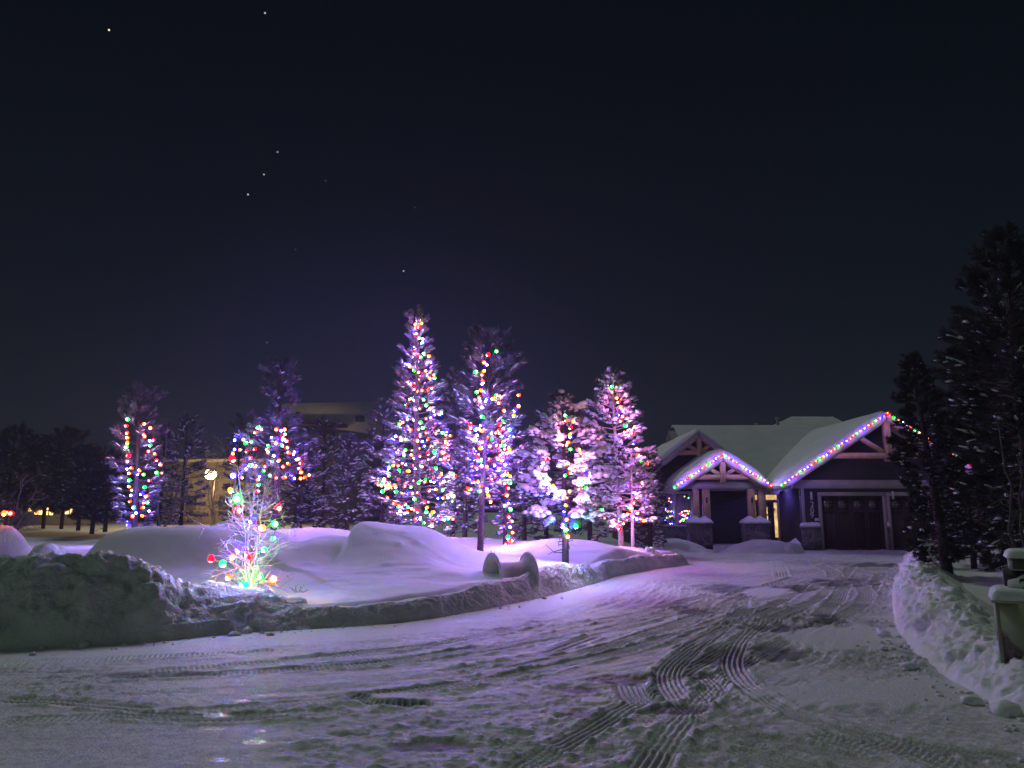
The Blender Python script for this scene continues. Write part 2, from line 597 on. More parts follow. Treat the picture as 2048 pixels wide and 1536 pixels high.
def light_string(label, paths, r=.05, spacing=.16, meshes=None, group=None, seed=1, jit=.03, cols=None, explicit=False, n0=0, name='light_string', watt=5.0, every=4, off=.36):
    """paths: world polylines. An Empty with the cord and every bulb as parts."""
    meshes = meshes or BULBS
    R = random.Random(seed)
    o0 = np.mean(np.concatenate(paths), axis=0)
    root = thing(name, label, 'string lights', o0, 0, group)
    cord = MB()
    k = n0
    for P in paths:
        P = np.asarray(P, float)
        seg = np.linalg.norm(np.diff(P, axis=0), axis=1)
        S = np.concatenate([[0], np.cumsum(seg)])
        if explicit:
            pts = P
        else:
            n = max(2, int(S[-1] / spacing))
            s = np.linspace(0, S[-1], n)
            pts = np.stack([np.interp(s, S, P[:, i]) for i in range(3)], 1)
            pts = pts + np.array([[R.uniform(-jit, jit) for _ in range(3)] for _ in range(n)])
        # slack cord between bulbs
        q = []
        for a, b in zip(pts[:-1], pts[1:]):
            q += [a, (a + b) / 2 - np.array((0, 0, .03))]
        q.append(pts[-1])
        cord.tube(np.array(q) - o0, .007, 4, False)
        R2 = random.Random(seed + 99)
        for i, p in enumerate(pts):
            c = cols[k % len(cols)] if cols else SEQ[k % 5]
            if not cols and R.random() < .22:
                c = R.choice(SEQ)
            k += 1
            b = bpy.data.objects.new('bulb', meshes[c])
            SC.collection.objects.link(b)
            b.parent = root
            b.location = tuple(p - o0)
            rr = r * R.uniform(.85, 1.15)
            b.scale = (rr, rr, rr)
            # bulbs point outward and down, any way they happened to be clipped on
            d = Vector((R.uniform(-1, 1), R.uniform(-1.8, .1), R.uniform(-.9, .5)))
            b.rotation_euler = d.to_track_quat('Z', 'Y').to_euler()
            if i % every == every // 2:          # the light these bulbs throw
                ld = bpy.data.lights.new('bulb_light', 'POINT')
                mixc = np.zeros(3)                 # of this bulb and its neighbours on the cord
                for w_, c_ in [(2.2, c)] + [(.9, q_) for q_ in (cols or SEQ)]:
                    mixc += w_ * BULB_GAIN[c_] * (np.array(BULB_COL[c_][0]) * .75 + np.array(BULB_COL[c_][1]) * .25)
                mixc /= 2.2 + .9 * len(cols or SEQ)
                pk = mixc.max()
                ld.color = tuple(mixc / pk)
                ld.energy = watt * every * pk
                ld.shadow_soft_size = .03
                lo = bpy.data.objects.new('bulb_light', ld)
                SC.collection.objects.link(lo)
                lo.parent = root
                lo.location = tuple(p - o0 + np.array((R2.uniform(-.05, .05), -off, -.05)))
    cord.build('cord', M_cord, root)
    return root


def px_path(pts, Y, dy=0.25, seed=0):
    R = random.Random(seed)
    out = []
    for p in pts:
        y = Y + (p[2] if len(p) > 2 else R.uniform(-dy, dy * .2))
        out.append(at(p[0], p[1], y))
    return np.array(out)


# ------------------------------------------------------------------ the ground
def zg(x, y):
    """the lie of the land"""
    return .15 * sst(11, 30, y) + .020 * np.clip(y - 30, 0, 60)


def px_poly(L, z=0.0):
    return np.array([gr(px, py, z)[:2] for px, py in L])


def near_poly(X, Y, P):
    """distance and lateral offset, arc position from vertices to polyline P"""
    best = np.full(X.shape, 1e9); lat = np.zeros(X.shape); arc = np.zeros(X.shape)
    s0 = 0
    for a, b in zip(P[:-1], P[1:]):
        d = b - a
        l = math.hypot(*d)
        t = np.clip(((X - a[0]) * d[0] + (Y - a[1]) * d[1]) / l ** 2, 0, 1)
        dx, dy = X - a[0] - t * d[0], Y - a[1] - t * d[1]
        D = np.hypot(dx, dy)
        m = D < best
        best = np.where(m, D, best)
        lat = np.where(m, (d[0] * dy - d[1] * dx) / l, lat)
        arc = np.where(m, s0 + t * l, arc)
        s0 += l
    return best, lat, arc


def smooth_poly(P, n=40):
    P = np.asarray(P, float)
    t = np.arange(len(P)); s = np.linspace(0, len(P) - 1, n)
    Q = np.stack([np.interp(s, t, P[:, i]) for i in range(2)], 1)
    for _ in range(6):
        Q[1:-1] = (Q[:-2] + 2 * Q[1:-1] + Q[2:]) / 4
    return Q


def grid_faces(m, n, keep=None):
    i, j = np.meshgrid(np.arange(m - 1), np.arange(n - 1), indexing='ij')
    Q = np.stack([i * n + j, i * n + j + 1, (i + 1) * n + j + 1, (i + 1) * n + j], -1)
    if keep is not None:
        k = keep[:-1, :-1] | keep[1:, :-1] | keep[:-1, 1:] | keep[1:, 1:]
        return Q[k]
    return Q.reshape(-1, 4)


def build_ground():
    xs = np.concatenate([np.linspace(-900, -60, 30)[:-1], np.linspace(-60, 60, 121), np.linspace(60, 900, 30)[1:]])
    ys = np.concatenate([np.linspace(-60, 0, 20)[:-1], np.linspace(0, 110, 111), np.linspace(110, 1500, 30)[1:]])
    Y, X = np.meshgrid(ys, xs, indexing='ij')
    Z = zg(X, Y) - .07 + .06 * fbm(X * .3, Y * .3, 3)
    Z = np.where((Y > 2) & (Y < 35), np.minimum(Z, zg(X, Y) - .06), Z)
    o = link_mesh('ground', np.stack([X, Y, Z], -1), grid_faces(len(ys), len(xs)), M_snow, None, True)
    tag(o, kind='structure')


def driveway_material():
    m = bpy.data.materials.new('packed_snow'); m.use_nodes = True
    nt = m.node_tree; N, L = nt.nodes.new, nt.links.new
    b = nt.nodes['Principled BSDF']
    tc = N('ShaderNodeTexCoord')
    at_d = N('ShaderNodeAttribute'); at_d.attribute_name = 'dirt'
    at_i = N('ShaderNodeAttribute'); at_i.attribute_name = 'ice'
    n1 = N('ShaderNodeTexNoise'); n1.inputs['Scale'].default_value = 1.6; n1.inputs['Detail'].default_value = 8; n1.inputs['Roughness'].default_value = .65
    mp = N('ShaderNodeMapping'); mp.inputs['Scale'].default_value = (.7, 1.9, 1); mp.inputs['Rotation'].default_value = (0, 0, -.5)
    L(tc.outputs['Object'], mp.inputs[0]); L(mp.outputs[0], n1.inputs['Vector'])
    r1 = N('ShaderNodeValToRGB')
    e = r1.color_ramp.elements
    e[0].position, e[0].color = .33, (.56, .56, .57, 1)
    e[1].position, e[1].color = .66, (.78, .78, .795, 1)
    L(n1.outputs[0], r1.inputs[0])
    n2 = N('ShaderNodeTexNoise'); n2.inputs['Scale'].default_value = 14; n2.inputs['Detail'].default_value = 6
    L(tc.outputs['Object'], n2.inputs['Vector'])
    r2 = N('ShaderNodeMapRange'); r2.inputs[1].default_value, r2.inputs[2].default_value = .35, .65; r2.inputs[3].default_value = .72; r2.inputs[4].default_value = 1.1
    L(n2.outputs[0], r2.inputs[0])
    mm = N('ShaderNodeMix'); mm.data_type = 'RGBA'; mm.blend_type = 'MULTIPLY'; mm.inputs[0].default_value = 1
    L(r1.outputs[0], mm.inputs[6]); L(r2.outputs[0], mm.inputs[7])
    md = N('ShaderNodeMix'); md.data_type = 'RGBA'; md.inputs[7].default_value = (.035, .034, .036, 1)
    L(at_d.outputs['Fac'], md.inputs[0]); L(mm.outputs[2], md.inputs[6])
    at_c = N('ShaderNodeAttribute'); at_c.attribute_name = 'clean'
    cl = N('ShaderNodeMix'); cl.data_type = 'RGBA'; cl.inputs[7].default_value = (.74, .745, .76, 1)
    cm = N('ShaderNodeMath'); cm.operation = 'MULTIPLY'; cm.inputs[1].default_value = .85
    L(at_c.outputs['Fac'], cm.inputs[0]); L(cm.outputs[0], cl.inputs[0]); L(md.outputs[2], cl.inputs[6])
    L(cl.outputs[2], b.inputs['Base Color'])
    ro = N('ShaderNodeMapRange'); ro.inputs[3].default_value, ro.inputs[4].default_value = .62, .12
    L(at_i.outputs['Fac'], ro.inputs[0]); L(ro.outputs[0], b.inputs['Roughness'])
    b.inputs['Specular IOR Level'].default_value = .5
    n3 = N('ShaderNodeTexNoise'); n3.inputs['Scale'].default_value = 45; n3.inputs['Detail'].default_value = 4
    L(tc.outputs['Object'], n3.inputs['Vector'])
    bp = N('ShaderNodeBump'); bp.inputs['Strength'].default_value = .55; bp.inputs['Distance'].default_value = .02
    L(n3.outputs[0], bp.inputs['Height']); L(bp.outputs[0], b.inputs['Normal'])
    return m


# tyre tracks: (pixel polyline on the photograph's ground, width m, ribs, depth m)
TRACKS = [
    ([(1705, 1140), (1655, 1190), (1560, 1240), (1440, 1300), (1330, 1370), (1200, 1450), (1040, 1545)], .21, 4, .016),
    ([(1765, 1150), (1735, 1200), (1640, 1250), (1505, 1310), (1425, 1380), (1350, 1460), (1290, 1550)], .21, 4, .016),
    ([(1500, 1382), (1580, 1428), (1700, 1468), (1850, 1498), (2048, 1524)], .2, 4, .015),
    ([(1362, 1402), (1420, 1440), (1540, 1480), (1760, 1535)], .22, 5, .015),
    ([(1500, 1222), (1300, 1290), (1050, 1352), (700, 1402), (300, 1432), (0, 1444)], .2, 3, .012),
    ([(1400, 1212), (1150, 1272), (850, 1322), (400, 1352), (0, 1364)], .2, 3, .012),
    ([(1590, 1160), (1400, 1210), (1200, 1250), (900, 1310), (600, 1335)], .2, 3, .010),
    ([(1640, 1200), (1570, 1222), (1518, 1244), (1478, 1285), (1460, 1322), (1472, 1352), (1500, 1382), (1562, 1417), (1640, 1446)], .22, 4, .022),
    ([(1500, 1215), (1440, 1262), (1380, 1300), (1332, 1340), (1340, 1375), (1362, 1402)], .24, 5, .022),
    ([(1258, 1368), (1268, 1392), (1290, 1408)], .24, 5, .02),
    ([(1405, 1352), (1428, 1372), (1430, 1384)], .2, 4, .018),
    ([(1398, 1378), (1420, 1398)], .2, 4, .018),
    ([(1360, 1408), (1400, 1428), (1444, 1440)], .26, 5, .02),
    ([(1290, 1424), (1330, 1440)], .3, 5, .02),
    ([(1414, 1460), (1470, 1478), (1560, 1490)], .3, 6, .02),
    ([(1474, 1494), (1560, 1524), (1640, 1550)], .3, 6, .02),
    ([(1280, 1478), (1340, 1496), (1430, 1512)], .24, 5, .018),
    ([(1620, 1466), (1700, 1492), (1760, 1515)], .26, 3, .02),
    ([(1748, 1476), (1850, 1512), (1920, 1540)], .28, 3, .02),
    ([(1690, 1172), (1676, 1200), (1640, 1232)], .24, 5, .02),
    ([(1722, 1172), (1738, 1192), (1722, 1214), (1680, 1236)], .24, 5, .022),
    ([(1610, 1172), (1570, 1200), (1520, 1222)], .24, 4, .018),
    ([(1560, 1138), (1566, 1158)], .3, 4, .02), ([(1640, 1138), (1668, 1148), (1672, 1158)], .3, 5, .02),
    ([(1690, 1140), (1780, 1160), (1790, 1180)], .3, 4, .02),
    ([(700, 1386), (742, 1406), (790, 1412), (868, 1408)], .16, 1, .03),
    ([(915, 1375), (960, 1385)], .26, 5, .018), ([(990, 1355), (1020, 1368)], .3, 6, .018),
    ([(925, 1452), (990, 1470), (1060, 1480)], .2, 5, .018),
    ([(980, 1490), (1060, 1506), (1120, 1530)], .24, 5, .018),
    ([(0, 1328), (285, 1315), (560, 1300)], .16, 2, .02),
    ([(280, 1346), (560, 1322), (870, 1290), (1100, 1240)], .2, 2, .018),
    ([(560, 1342), (760, 1328), (960, 1296)], .2, 3, .015),
    ([(1000, 1340), (1200, 1300), (1380, 1240), (1500, 1190)], .22, 3, .015),
    ([(1060, 1260), (1250, 1235), (1420, 1190)], .22, 3, .016),
    ([(870, 1345), (1060, 1318), (1200, 1270)], .2, 2, .014),
    ([(1360, 1300), (1440, 1258), (1560, 1215)], .2, 3, .02),
    ([(1340, 1290), (1420, 1252), (1540, 1240), (1640, 1246)], .12, 1, .03),
    ([(220, 1430), (420, 1440), (700, 1425)], .2, 3, .014), ([(0, 1400), (130, 1405), (300, 1420)], .2, 2, .014),
]
# bare, dark patches where the snow has worn through: (px, py, half width px, half height px)
PATCH = [(1550, 1306, 62, 17), (1640, 1238, 58, 10), (1690, 1168, 75, 8), (1745, 1137, 62, 4), (1455, 1318, 75, 20), (1235, 1359, 62, 9),
         (1310, 1357, 38, 9), (1380, 1352, 45, 7), (1150, 1428, 42, 13), (1160, 1382, 50, 8), (860, 1490, 70, 12), (700, 1470, 50, 6), (1380, 1222, 40, 7),
         (1440, 1180, 60, 8), (1575, 1180, 60, 7), (1300, 1150, 40, 4), (330, 1350, 120, 6), (1560, 1256, 70, 9), (1340, 1418, 80, 10)]
CLEAN = [(1700, 1275, 130, 22), (1760, 1385, 260, 28), (1420, 1142, 200, 9), (1190, 1400, 30, 8), (800, 1395, 60, 8), (1540, 1186, 50, 8)]
ICE = [(440, 1432, 36, 5), (485, 1403, 18, 4), (425, 1456, 26, 4), (520, 1462, 14, 3), (510, 1484, 26, 5), (440, 1520, 18, 4), (545, 1390, 30, 3)]


def build_driveway():
    ny, nx = 760, 1700
    ys = 3.0 * (36 / 3.0) ** np.linspace(0, 1, ny)
    a = np.linspace(-.92, .92, nx)
    Y = np.repeat(ys[:, None], nx, 1)
    X = a[None, :] * (Y * .92 + .6)
    Z = zg(X, Y)
    # scraped crust, streaks along the way cars swing in
    ang = np.interp(X + .35 * (Y - 10), [-8, 0, 6], [.10, .35, .75])
    U, Vv = X * np.cos(ang) + Y * np.sin(ang), -X * np.sin(ang) + Y * np.cos(ang)
    streak = fbm(U * .8, Vv * 5.5, 4, 1)
    crust = fbm(X * 9, Y * 9, 3, 2)
    big = fbm(X * .5, Y * .7, 3, 0)
    rough = sst(-.15, .35, fbm(X * .55 + 7, Y * .8 + 3, 3, 3) + .35 * sst(9, 5.5, Y))
    F1, R1c = cells(X * 13 + .5 * crust, Y * 13)
    F2, R2c = cells(X * 6 + .5 * crust, Y * 6)
    clod = np.clip((R1c - .5) * 2, 0, 1) * np.clip(1 - F1 * 1.6, 0, 1) + 1.2 * np.clip((R2c - .75) * 3, 0, 1) * np.clip(1 - F2 * 2, 0, 1)
    h = .026 * streak + .016 * big + .012 * crust * (0.35 + rough) + .017 * clod * rough
    soft = sst(.1, .5, fbm(X * .35 + 31, Y * .5 + 12, 3, 4))       # patches of untouched powder
    # verge under the left bank stays smooth
    h = h * (1 - .75 * soft)
    dirt = .38 * sst(.05, .5, -streak * .6 + .7 * rough - .25 - .5 * soft) * .5
    for pts, w, ribs, dep in TRACKS:
        P = smooth_poly(px_poly(pts), 30)
        lo, hi = P.min(0) - .5, P.max(0) + .5
        m = (X > lo[0]) & (X < hi[0]) & (Y > lo[1]) & (Y < hi[1])
        if not m.any():
            continue
        D, t, s = near_poly(X[m], Y[m], P)
        L = np.hypot(*np.diff(P, axis=0).T).sum()
        env = sst(w * .5 + .03, w * .5 - .01, np.abs(t)) * sst(0, .08, s) * sst(0, .08, L - s)
        env = env * (.45 + .55 * sst(-.3, .25, fbm(X[m] * 1.7, Y[m] * 1.7, 2, 2)))
        if ribs > 1:
            prof = np.cos(t / w * ribs * 2 * math.pi) * .5 - .35
            prof = prof + .25 * np.cos(s / .055 * 2 * math.pi) * (ribs < 4)
        else:
            prof = -.6 + .5 * np.cos(s / .07 * 2 * math.pi) * np.cos(t / w * 2 * math.pi)
        h[m] = h[m] * (1 - .8 * env) + 1.5 * dep * prof * env
        bank = np.exp(-((np.abs(t) - w * .5 - .05) / .035) ** 2) * sst(0, .1, s) * sst(0, .1, L - s)
        h[m] += .012 * bank * (1 + crust[m])
        dirt[m] = np.maximum(dirt[m] * (1 - .6 * env), env * np.clip(-prof, 0, 1) * .72)
    nz = fbm(U * 1.6, Vv * 6, 4, 2)
    for px, py, hw, hh in PATCH:
        c, cx, cy = gr(px, py), gr(px + hw, py), gr(px, py - hh)
        q = ((X - c[0] - (Y - c[1]) * (c[0] / c[1])) / (cx[0] - c[0])) ** 2 + ((Y - c[1]) / (cy[1] - c[1])) ** 2
        e = sst(1.5, .2, q + nz * 1.3 + .5 * crust)
        h = h * (1 - .4 * e) - .014 * e
        dirt = np.maximum(dirt, e * (.80 + .3 * crust))
    # clean powder: the verge under the left bank and a few untouched islands
    KB = np.concatenate([np.array([(-16, 7.6), (-9, 8.5), (-6.04, 9.26), (-4.44, 9.75)]), KERB[:12]])
    D, lat, sarc = near_poly(X, Y, KB)
    verge = sst(1.35, .75, D + .35 * fbm(X * .8, Y * .8, 3)) * (lat < 0)
    clean = verge.copy()
    for px, py, hw, hh in CLEAN:
        c, cx, cy = gr(px, py), gr(px + hw, py), gr(px, py - hh)
        q = ((X - c[0] - (Y - c[1]) * (c[0] / c[1])) / (cx[0] - c[0])) ** 2 + ((Y - c[1]) / (cy[1] - c[1])) ** 2
        clean = np.maximum(clean, sst(1.3, .6, q + nz * .8))
    h = h * (1 - .8 * clean) + .012 * clean
    dirt = dirt * (1 - .92 * clean)
    ice = np.zeros_like(X)
    for px, py, hw, hh in ICE:
        c, cx, cy = gr(px, py), gr(px + hw, py), gr(px, py - hh)
        q = ((X - c[0] - (Y - c[1]) * (c[0] / c[1])) / (cx[0] - c[0])) ** 2 + ((Y - c[1]) / (cy[1] - c[1])) ** 2
        e = sst(1.3, .6, q + nz * .9)
        h = h * (1 - .9 * e)
        ice = np.maximum(ice, e)
    Z = Z + h
    o = link_mesh('driveway', np.stack([X, Y, Z], -1), grid_faces(ny, nx), driveway_material(), None, True)
    for nm, A in (('dirt', dirt), ('ice', ice), ('clean', clean)):
        at_ = o.data.attributes.new(nm, 'FLOAT', 'POINT')
        at_.data.foreach_set('value', np.clip(A, 0, 1).astype(np.float32).ravel())
    tag(o, kind='structure')


# the lawn: its kerb line, from far left round to the tip by the house
KERB = np.array([gr(*p)[:2] for p in ((470, 1265), (590, 1262), (700, 1255), (800, 1248), (900, 1234), (1000, 1215), (1090, 1197), (1180, 1175))]
                + [(2.15, 17.6), (2.4, 18.6), (3.1, 19.6), (4.0, 20.9), (5.0, 22.0), (5.3, 22.8), (4.9, 23.6), (4.4, 25.0), (3.9, 27.5), (3.4, 31.0)])


def lawn_sd(X, Y):
    """signed distance from the kerb, positive on the lawn"""
    D, lat, s = near_poly(X, Y, KERB)
    return D * np.sign(lat), s


def gauss(X, Y, c, sx, sy, rot=0.0, p=2.0):
    dx, dy = X - c[0], Y - c[1]
    ca, sa = math.cos(rot), math.sin(rot)
    u, v = (dx * ca + dy * sa) / sx, (-dx * sa + dy * ca) / sy
    return np.exp(-(u * u + v * v) ** (p / 2))


def crest_bank(X):
    """crest height of the tall plowed bank at the front left, by x"""
    return np.interp(X, [-16, -8.5, -7.3, -6.3, -5.6, -5.1, -4.75, -4.45, -4.1, -3.5, -2.9, -2.4], [1.2, 1.05, 1.0, 1.14, 1.12, 1.02, .98, .72, .62, .50, .34, .20])


def base_bank(X):
    """y where the bank's foot meets the driveway"""
    return np.interp(X, [-16, -9, -6.04, -4.44, -3.75, -2.97, -2.4], [7.6, 8.5, 9.26, 9.75, 10.45, 10.62, 10.9])


def lawn_h(X, Y):
    d, s = lawn_sd(X, Y)
    wob = .16 * fbm(X * 1.6, Y * 1.6, 3) + .06 * fbm(X * 6, Y * 6, 2)
    e = np.interp(s, [0, 1, 3, 6, 8, 9.2, 10.3, 12, 15, 17, 19, 24], [.30, .30, .36, .42, .52, .44, .26, .40, .36, .30, .25, .2])
    wall = sst(.18, .55, d + .3 * wob)
    lip = 0 * d
    base = e + .03 * np.clip(d, 0, 6)
    h = base * wall + lip * wall
    c = lambda px, py, Yd: at(px, py, Yd)
    # mounds over buried shrubs and boulders
    h = h + .56 * gauss(X, Y, (-2.6, 17.2), 1.2, 1.9, .1, 3.2) * sst(-.07, .07, X + 3.52 + .10 * fbm(Y * 1.5, Y * 0, 3))  + .20 * gauss(X, Y, (-1.5, 17.4), 1.3, 1.6, 0, 2)
    h = h + .46 * gauss(X, Y, (-4.1, 17.0), 1.0, 1.6, -.3, 2.6)
    h = h + .80 * gauss(X, Y, (-7.6, 17.6), 2.3, 1.6, .1, 4.0) * sst(-.10, .08, X + 9.15 + .2 * fbm(Y * 1.2, Y * 0, 3)) + .5 * gauss(X, Y, (-5.2, 20.5), 2.2, 2.0, 0, 2.5)
    h = h + .34 * gauss(X, Y, (1.3, 20.6), 1.9, 1.8, .5, 2.6) + .2 * gauss(X, Y, (-.5, 24), 5, 2.5, 0, 2)
    h = h + .25 * gauss(X, Y, (-4.9, 13.6), 1.3, .9, .3, 2.2) - .10 * gauss(X, Y, (-1.1, 14.2), .7, .4, .5)
    h = h + .06 * fbm(X * .6, Y * .6, 3) + .012 * fbm(X * 3, Y * 1.2, 3, 2)
    return h, d


def build_lawn():
    xs = np.concatenate([np.arange(-17, -10, .12), np.arange(-10, 6.2, .05)])
    ys = np.concatenate([np.arange(10.2, 24, .05), np.arange(24, 33, .12)])
    Y, X = np.meshgrid(ys, xs, indexing='ij')
    h, d = lawn_h(X, Y)
    h = h + .010 * fbm(X * 1.2 + Y * 3.5, Y * 1.4 - X, 3, 2) + .03 * np.clip(fbm(X * 1.4 + 5, Y * 1.4, 4, 3) - .25, 0, 1) + .030 * fbm(X * 1.5 + .6 * Y, Y * 5 - 2 * X, 4, 1) * sst(-.2, .3, fbm(X * .5, Y * .5, 2, 4))
    F_, R_c = cells(X * 2.2, Y * 2.2)
    h = h + .035 * np.clip((R_c - .86) * 8, 0, 1) * np.clip(1 - 3.2 * F_, 0, 1) ** .7
    Z = zg(X, Y) + np.where(d < .12, -.15, h - .04)
    keep = d > .10
    o = link_mesh('snowy_lawn', np.stack([X, Y, Z], -1), grid_faces(len(ys), len(xs), keep), M_snow, None, True)
    tag(o, kind='structure')


def build_front_bank():
    """the tall plowed bank at the front left"""
    xs = np.linspace(-13.5, -2.75, 60)
    P = np.stack([xs, base_bank(xs)], 1)
    ridge('snowbank', 'tall lumpy grey snowbank plowed up at the front left of the driveway', P,
          lambda s, c: crest_bank(c[:, 0] - .34) * .93 + .05 * fbm(s * 1.4, s * 0 + 3, 3), lambda s: .75 + 0 * s, lambda s: 1.5 + 0 * s, 1, (M_dirty, M_snow), .58, 2.0, rough=.95)
    # a low ledge of hard slabs left by the plow at its foot
    ridge('plowed_ledge', 'low flat ledge of hard snow at the foot of the tall grey snowbank', np.array([(-4.75, 9.62), (-4.3, 9.85), (-3.9, 10.2), (-3.55, 10.45)]),
          lambda s, c: .21 * sst(0, .12, s) * sst(1.42, 1.25, s) + .0 * s, lambda s: .10 + 0 * s, lambda s: .5 + 0 * s, 1, (M_dirty, M_snow), .5, 5.0, ds=.02, rough=.35)


def build_kerb_bank():
    e = lambda s, c: np.interp(s, [0, .9, 2.5, 5, 7, 8.2, 9.0, 9.6, 10.4, 12, 15, 17, 19, 24], [.30, .30, .33, .40, .50, .54, .44, .24, .36, .42, .34, .26, .22, .15]) + .05 * fbm(s * 1.1, s * 0, 2)
    ridge('snow_edge', 'long knee high plowed snow edge between the lawn and the driveway', KERB[:16], e, lambda s: .26 + 0 * s, lambda s: .75 + 0 * s, 1, (M_dirty, M_snow), .47, 7.0, rough=1.0, z_end=.12, cw=.6, fs=1.5, ds=.026)


RB = np.array([(3.6, 4.4), (3.9, 5.2), (4.05, 6.7), (4.25, 7.9), (4.62, 9.0), (5.2, 10.6), (6.15, 12.6), (7.05, 14.4), (8.7, 17.4), (10.3, 20.4), (12.2, 23.6), (13.2, 25.6)])


def build_right_bank():
    """ridge along the right of the driveway, and the quiet snow behind it"""
    ridge('snowbank', 'pale jagged snowbank ridge along the right edge of the driveway', RB,
          lambda s, c: np.interp(s, [0, 1.4, 2.4, 3.2, 4.1, 5.0, 6.5, 9, 13, 18, 23], [.22, .24, .30, .42, .30, .46, .56, .56, .60, .66, .5]) + .07 * fbm(s * .7, s * 0 + 1, 2),
          lambda s: np.interp(s, [0, 2, 4, 6, 9, 23], [.34, .42, .6, .66, .5, .45]), lambda s: .7 + .3 * sst(4, 8, s), -1, (M_snow,), 1, 11.0, rough=1.7, z_end=.10, cw=1.2, fs=1.35, ds=.022, bil=.35)
    xs, ys = np.arange(3.8, 22, .12), np.arange(5.0, 27, .12)
    Y, X = np.meshgrid(ys, xs, indexing='ij')
    d = X - np.interp(Y, RB[:, 1], RB[:, 0])
    Z = zg(X, Y) + (.20 + .16 * sst(11, 15, Y)) * sst(.45, 1.3, d) - .08 * (d < .5) + .07 * fbm(X * .8, Y * .8, 3) * sst(.6, 1.2, d)
    o = link_mesh('snow_field', np.stack([X, Y, Z], -1), grid_faces(len(ys), len(xs), d > .40), M_snow, None, True)
    tag(o, kind='structure')


def snow_pile(label, c, rx, ry, hgt, seed, rot=0.0, rough=.1, m=None):
    n = 60
    u = np.linspace(-1.3, 1.3, n)
    V, U = np.meshgrid(u, u, indexing='ij')
    ca, sa = math.cos(rot), math.sin(rot)
    X, Y = c[0] + U * rx * ca - V * ry * sa, c[1] + U * rx * sa + V * ry * ca
    r = np.hypot(U, V) + .22 * fbm(U * 1.5 + seed, V * 1.5, 3)
    h = hgt * (1 - sst(.15, 1.15, r)) + rough * hgt * fbm(U * 3 + seed * 3, V * 3, 3) * sst(1.2, .7, r)
    Z = zg(X, Y) + h - .04
    o = link_mesh('snow_pile', np.stack([X, Y, Z], -1), grid_faces(n, n), m or M_snow, None, True)
    tag(o, label, 'snow pile')
    return o


def terrain_z(x, y):
    X, Y = np.array([float(x)]), np.array([float(y)])
    h, d = lawn_h(X, Y)
    return float(zg(X, Y)[0] + (h[0] - .04 if d[0] > 0 else 0.0))


build_ground()
build_driveway()
build_lawn()
build_front_bank()
def build_crumbs():
    """bits that fell off the banks onto the driveway"""
    R = np.random.RandomState(44)
    mb = MB()
    xs = np.linspace(-9, -2.9, 40)
    for P, sd, n, m in ((np.stack([xs, base_bank(xs)], 1), -1, 90, .035), (KERB[:14], -1, 130, .022), (RB, 1, 230, .040)):
        P = smooth_poly(P, 80)
        for i in range(n):
            j = R.randint(1, len(P) - 1)
            t = unit2(P[j + 1] - P[j - 1]); nn = np.array((-t[1], t[0])) * sd
            p = P[j] + t * R.uniform(-.1, .1) + nn * (.02 + abs(R.randn()) * .22)
            r = m * R.uniform(.4, 1.0) ** 1.5 * (1 + (R.rand() < .08) * 1.6)
            V = ICO1_V * (1 + R.uniform(-.28, .28, (len(ICO1_V), 1))) * r * R.uniform(.7, 1.3, 3) * np.array((1, 1, .7))
            mb.add(V + np.array((p[0], p[1], zg(np.array([p[0]]), np.array([p[1]]))[0] + .008 + r * .2)), None, ICO1_F)
    tag(mb.build('snow_crumbs', M_snow, None, False), 'loose snow crumbs fallen along the feet of the plowed banks', 'snow crumbs', None, 'stuff')


build_kerb_bank()
build_right_bank()
build_crumbs()
snow_pile('rounded snow mound at the left frame edge below two coloured bulbs', at(-30, 1090, 12.5), 1.15, .9, 1.42, 3, .1, .05)
snow_pile('low smooth snow mound just behind the crest of the tall grey bank', at(105, 1095, 11.9), .62, .6, 1.15, 5, .1, .05)
snow_pile('flat snow heap before the stone pier left of the porch', (at(1345, 1085, 28.8)[0], 28.8), 1.6, .8, .52, 6, -.03, .12)
snow_pile('long cut snow heap before the porch and entry door', (at(1520, 1090, 28.4)[0], 28.4), 1.55, .8, .50, 8, -.03, .10)
snow_pile('snow drift sloping up against the garage corner', (at(1650, 1060, 30.9)[0], 30.9), 2.0, .85, .95, 9, 0, .05)
snow_pile('small grey block of plowed snow beside the garage pier', (at(1582, 1095, 28.0)[0], 28.0), .5, .42, .42, 12, -.3, .15, M_dirty)


# ------------------------------------------------------------------ trees
def unit(v):
    return v / (np.linalg.norm(v, axis=-1, keepdims=True) + 1e-9)


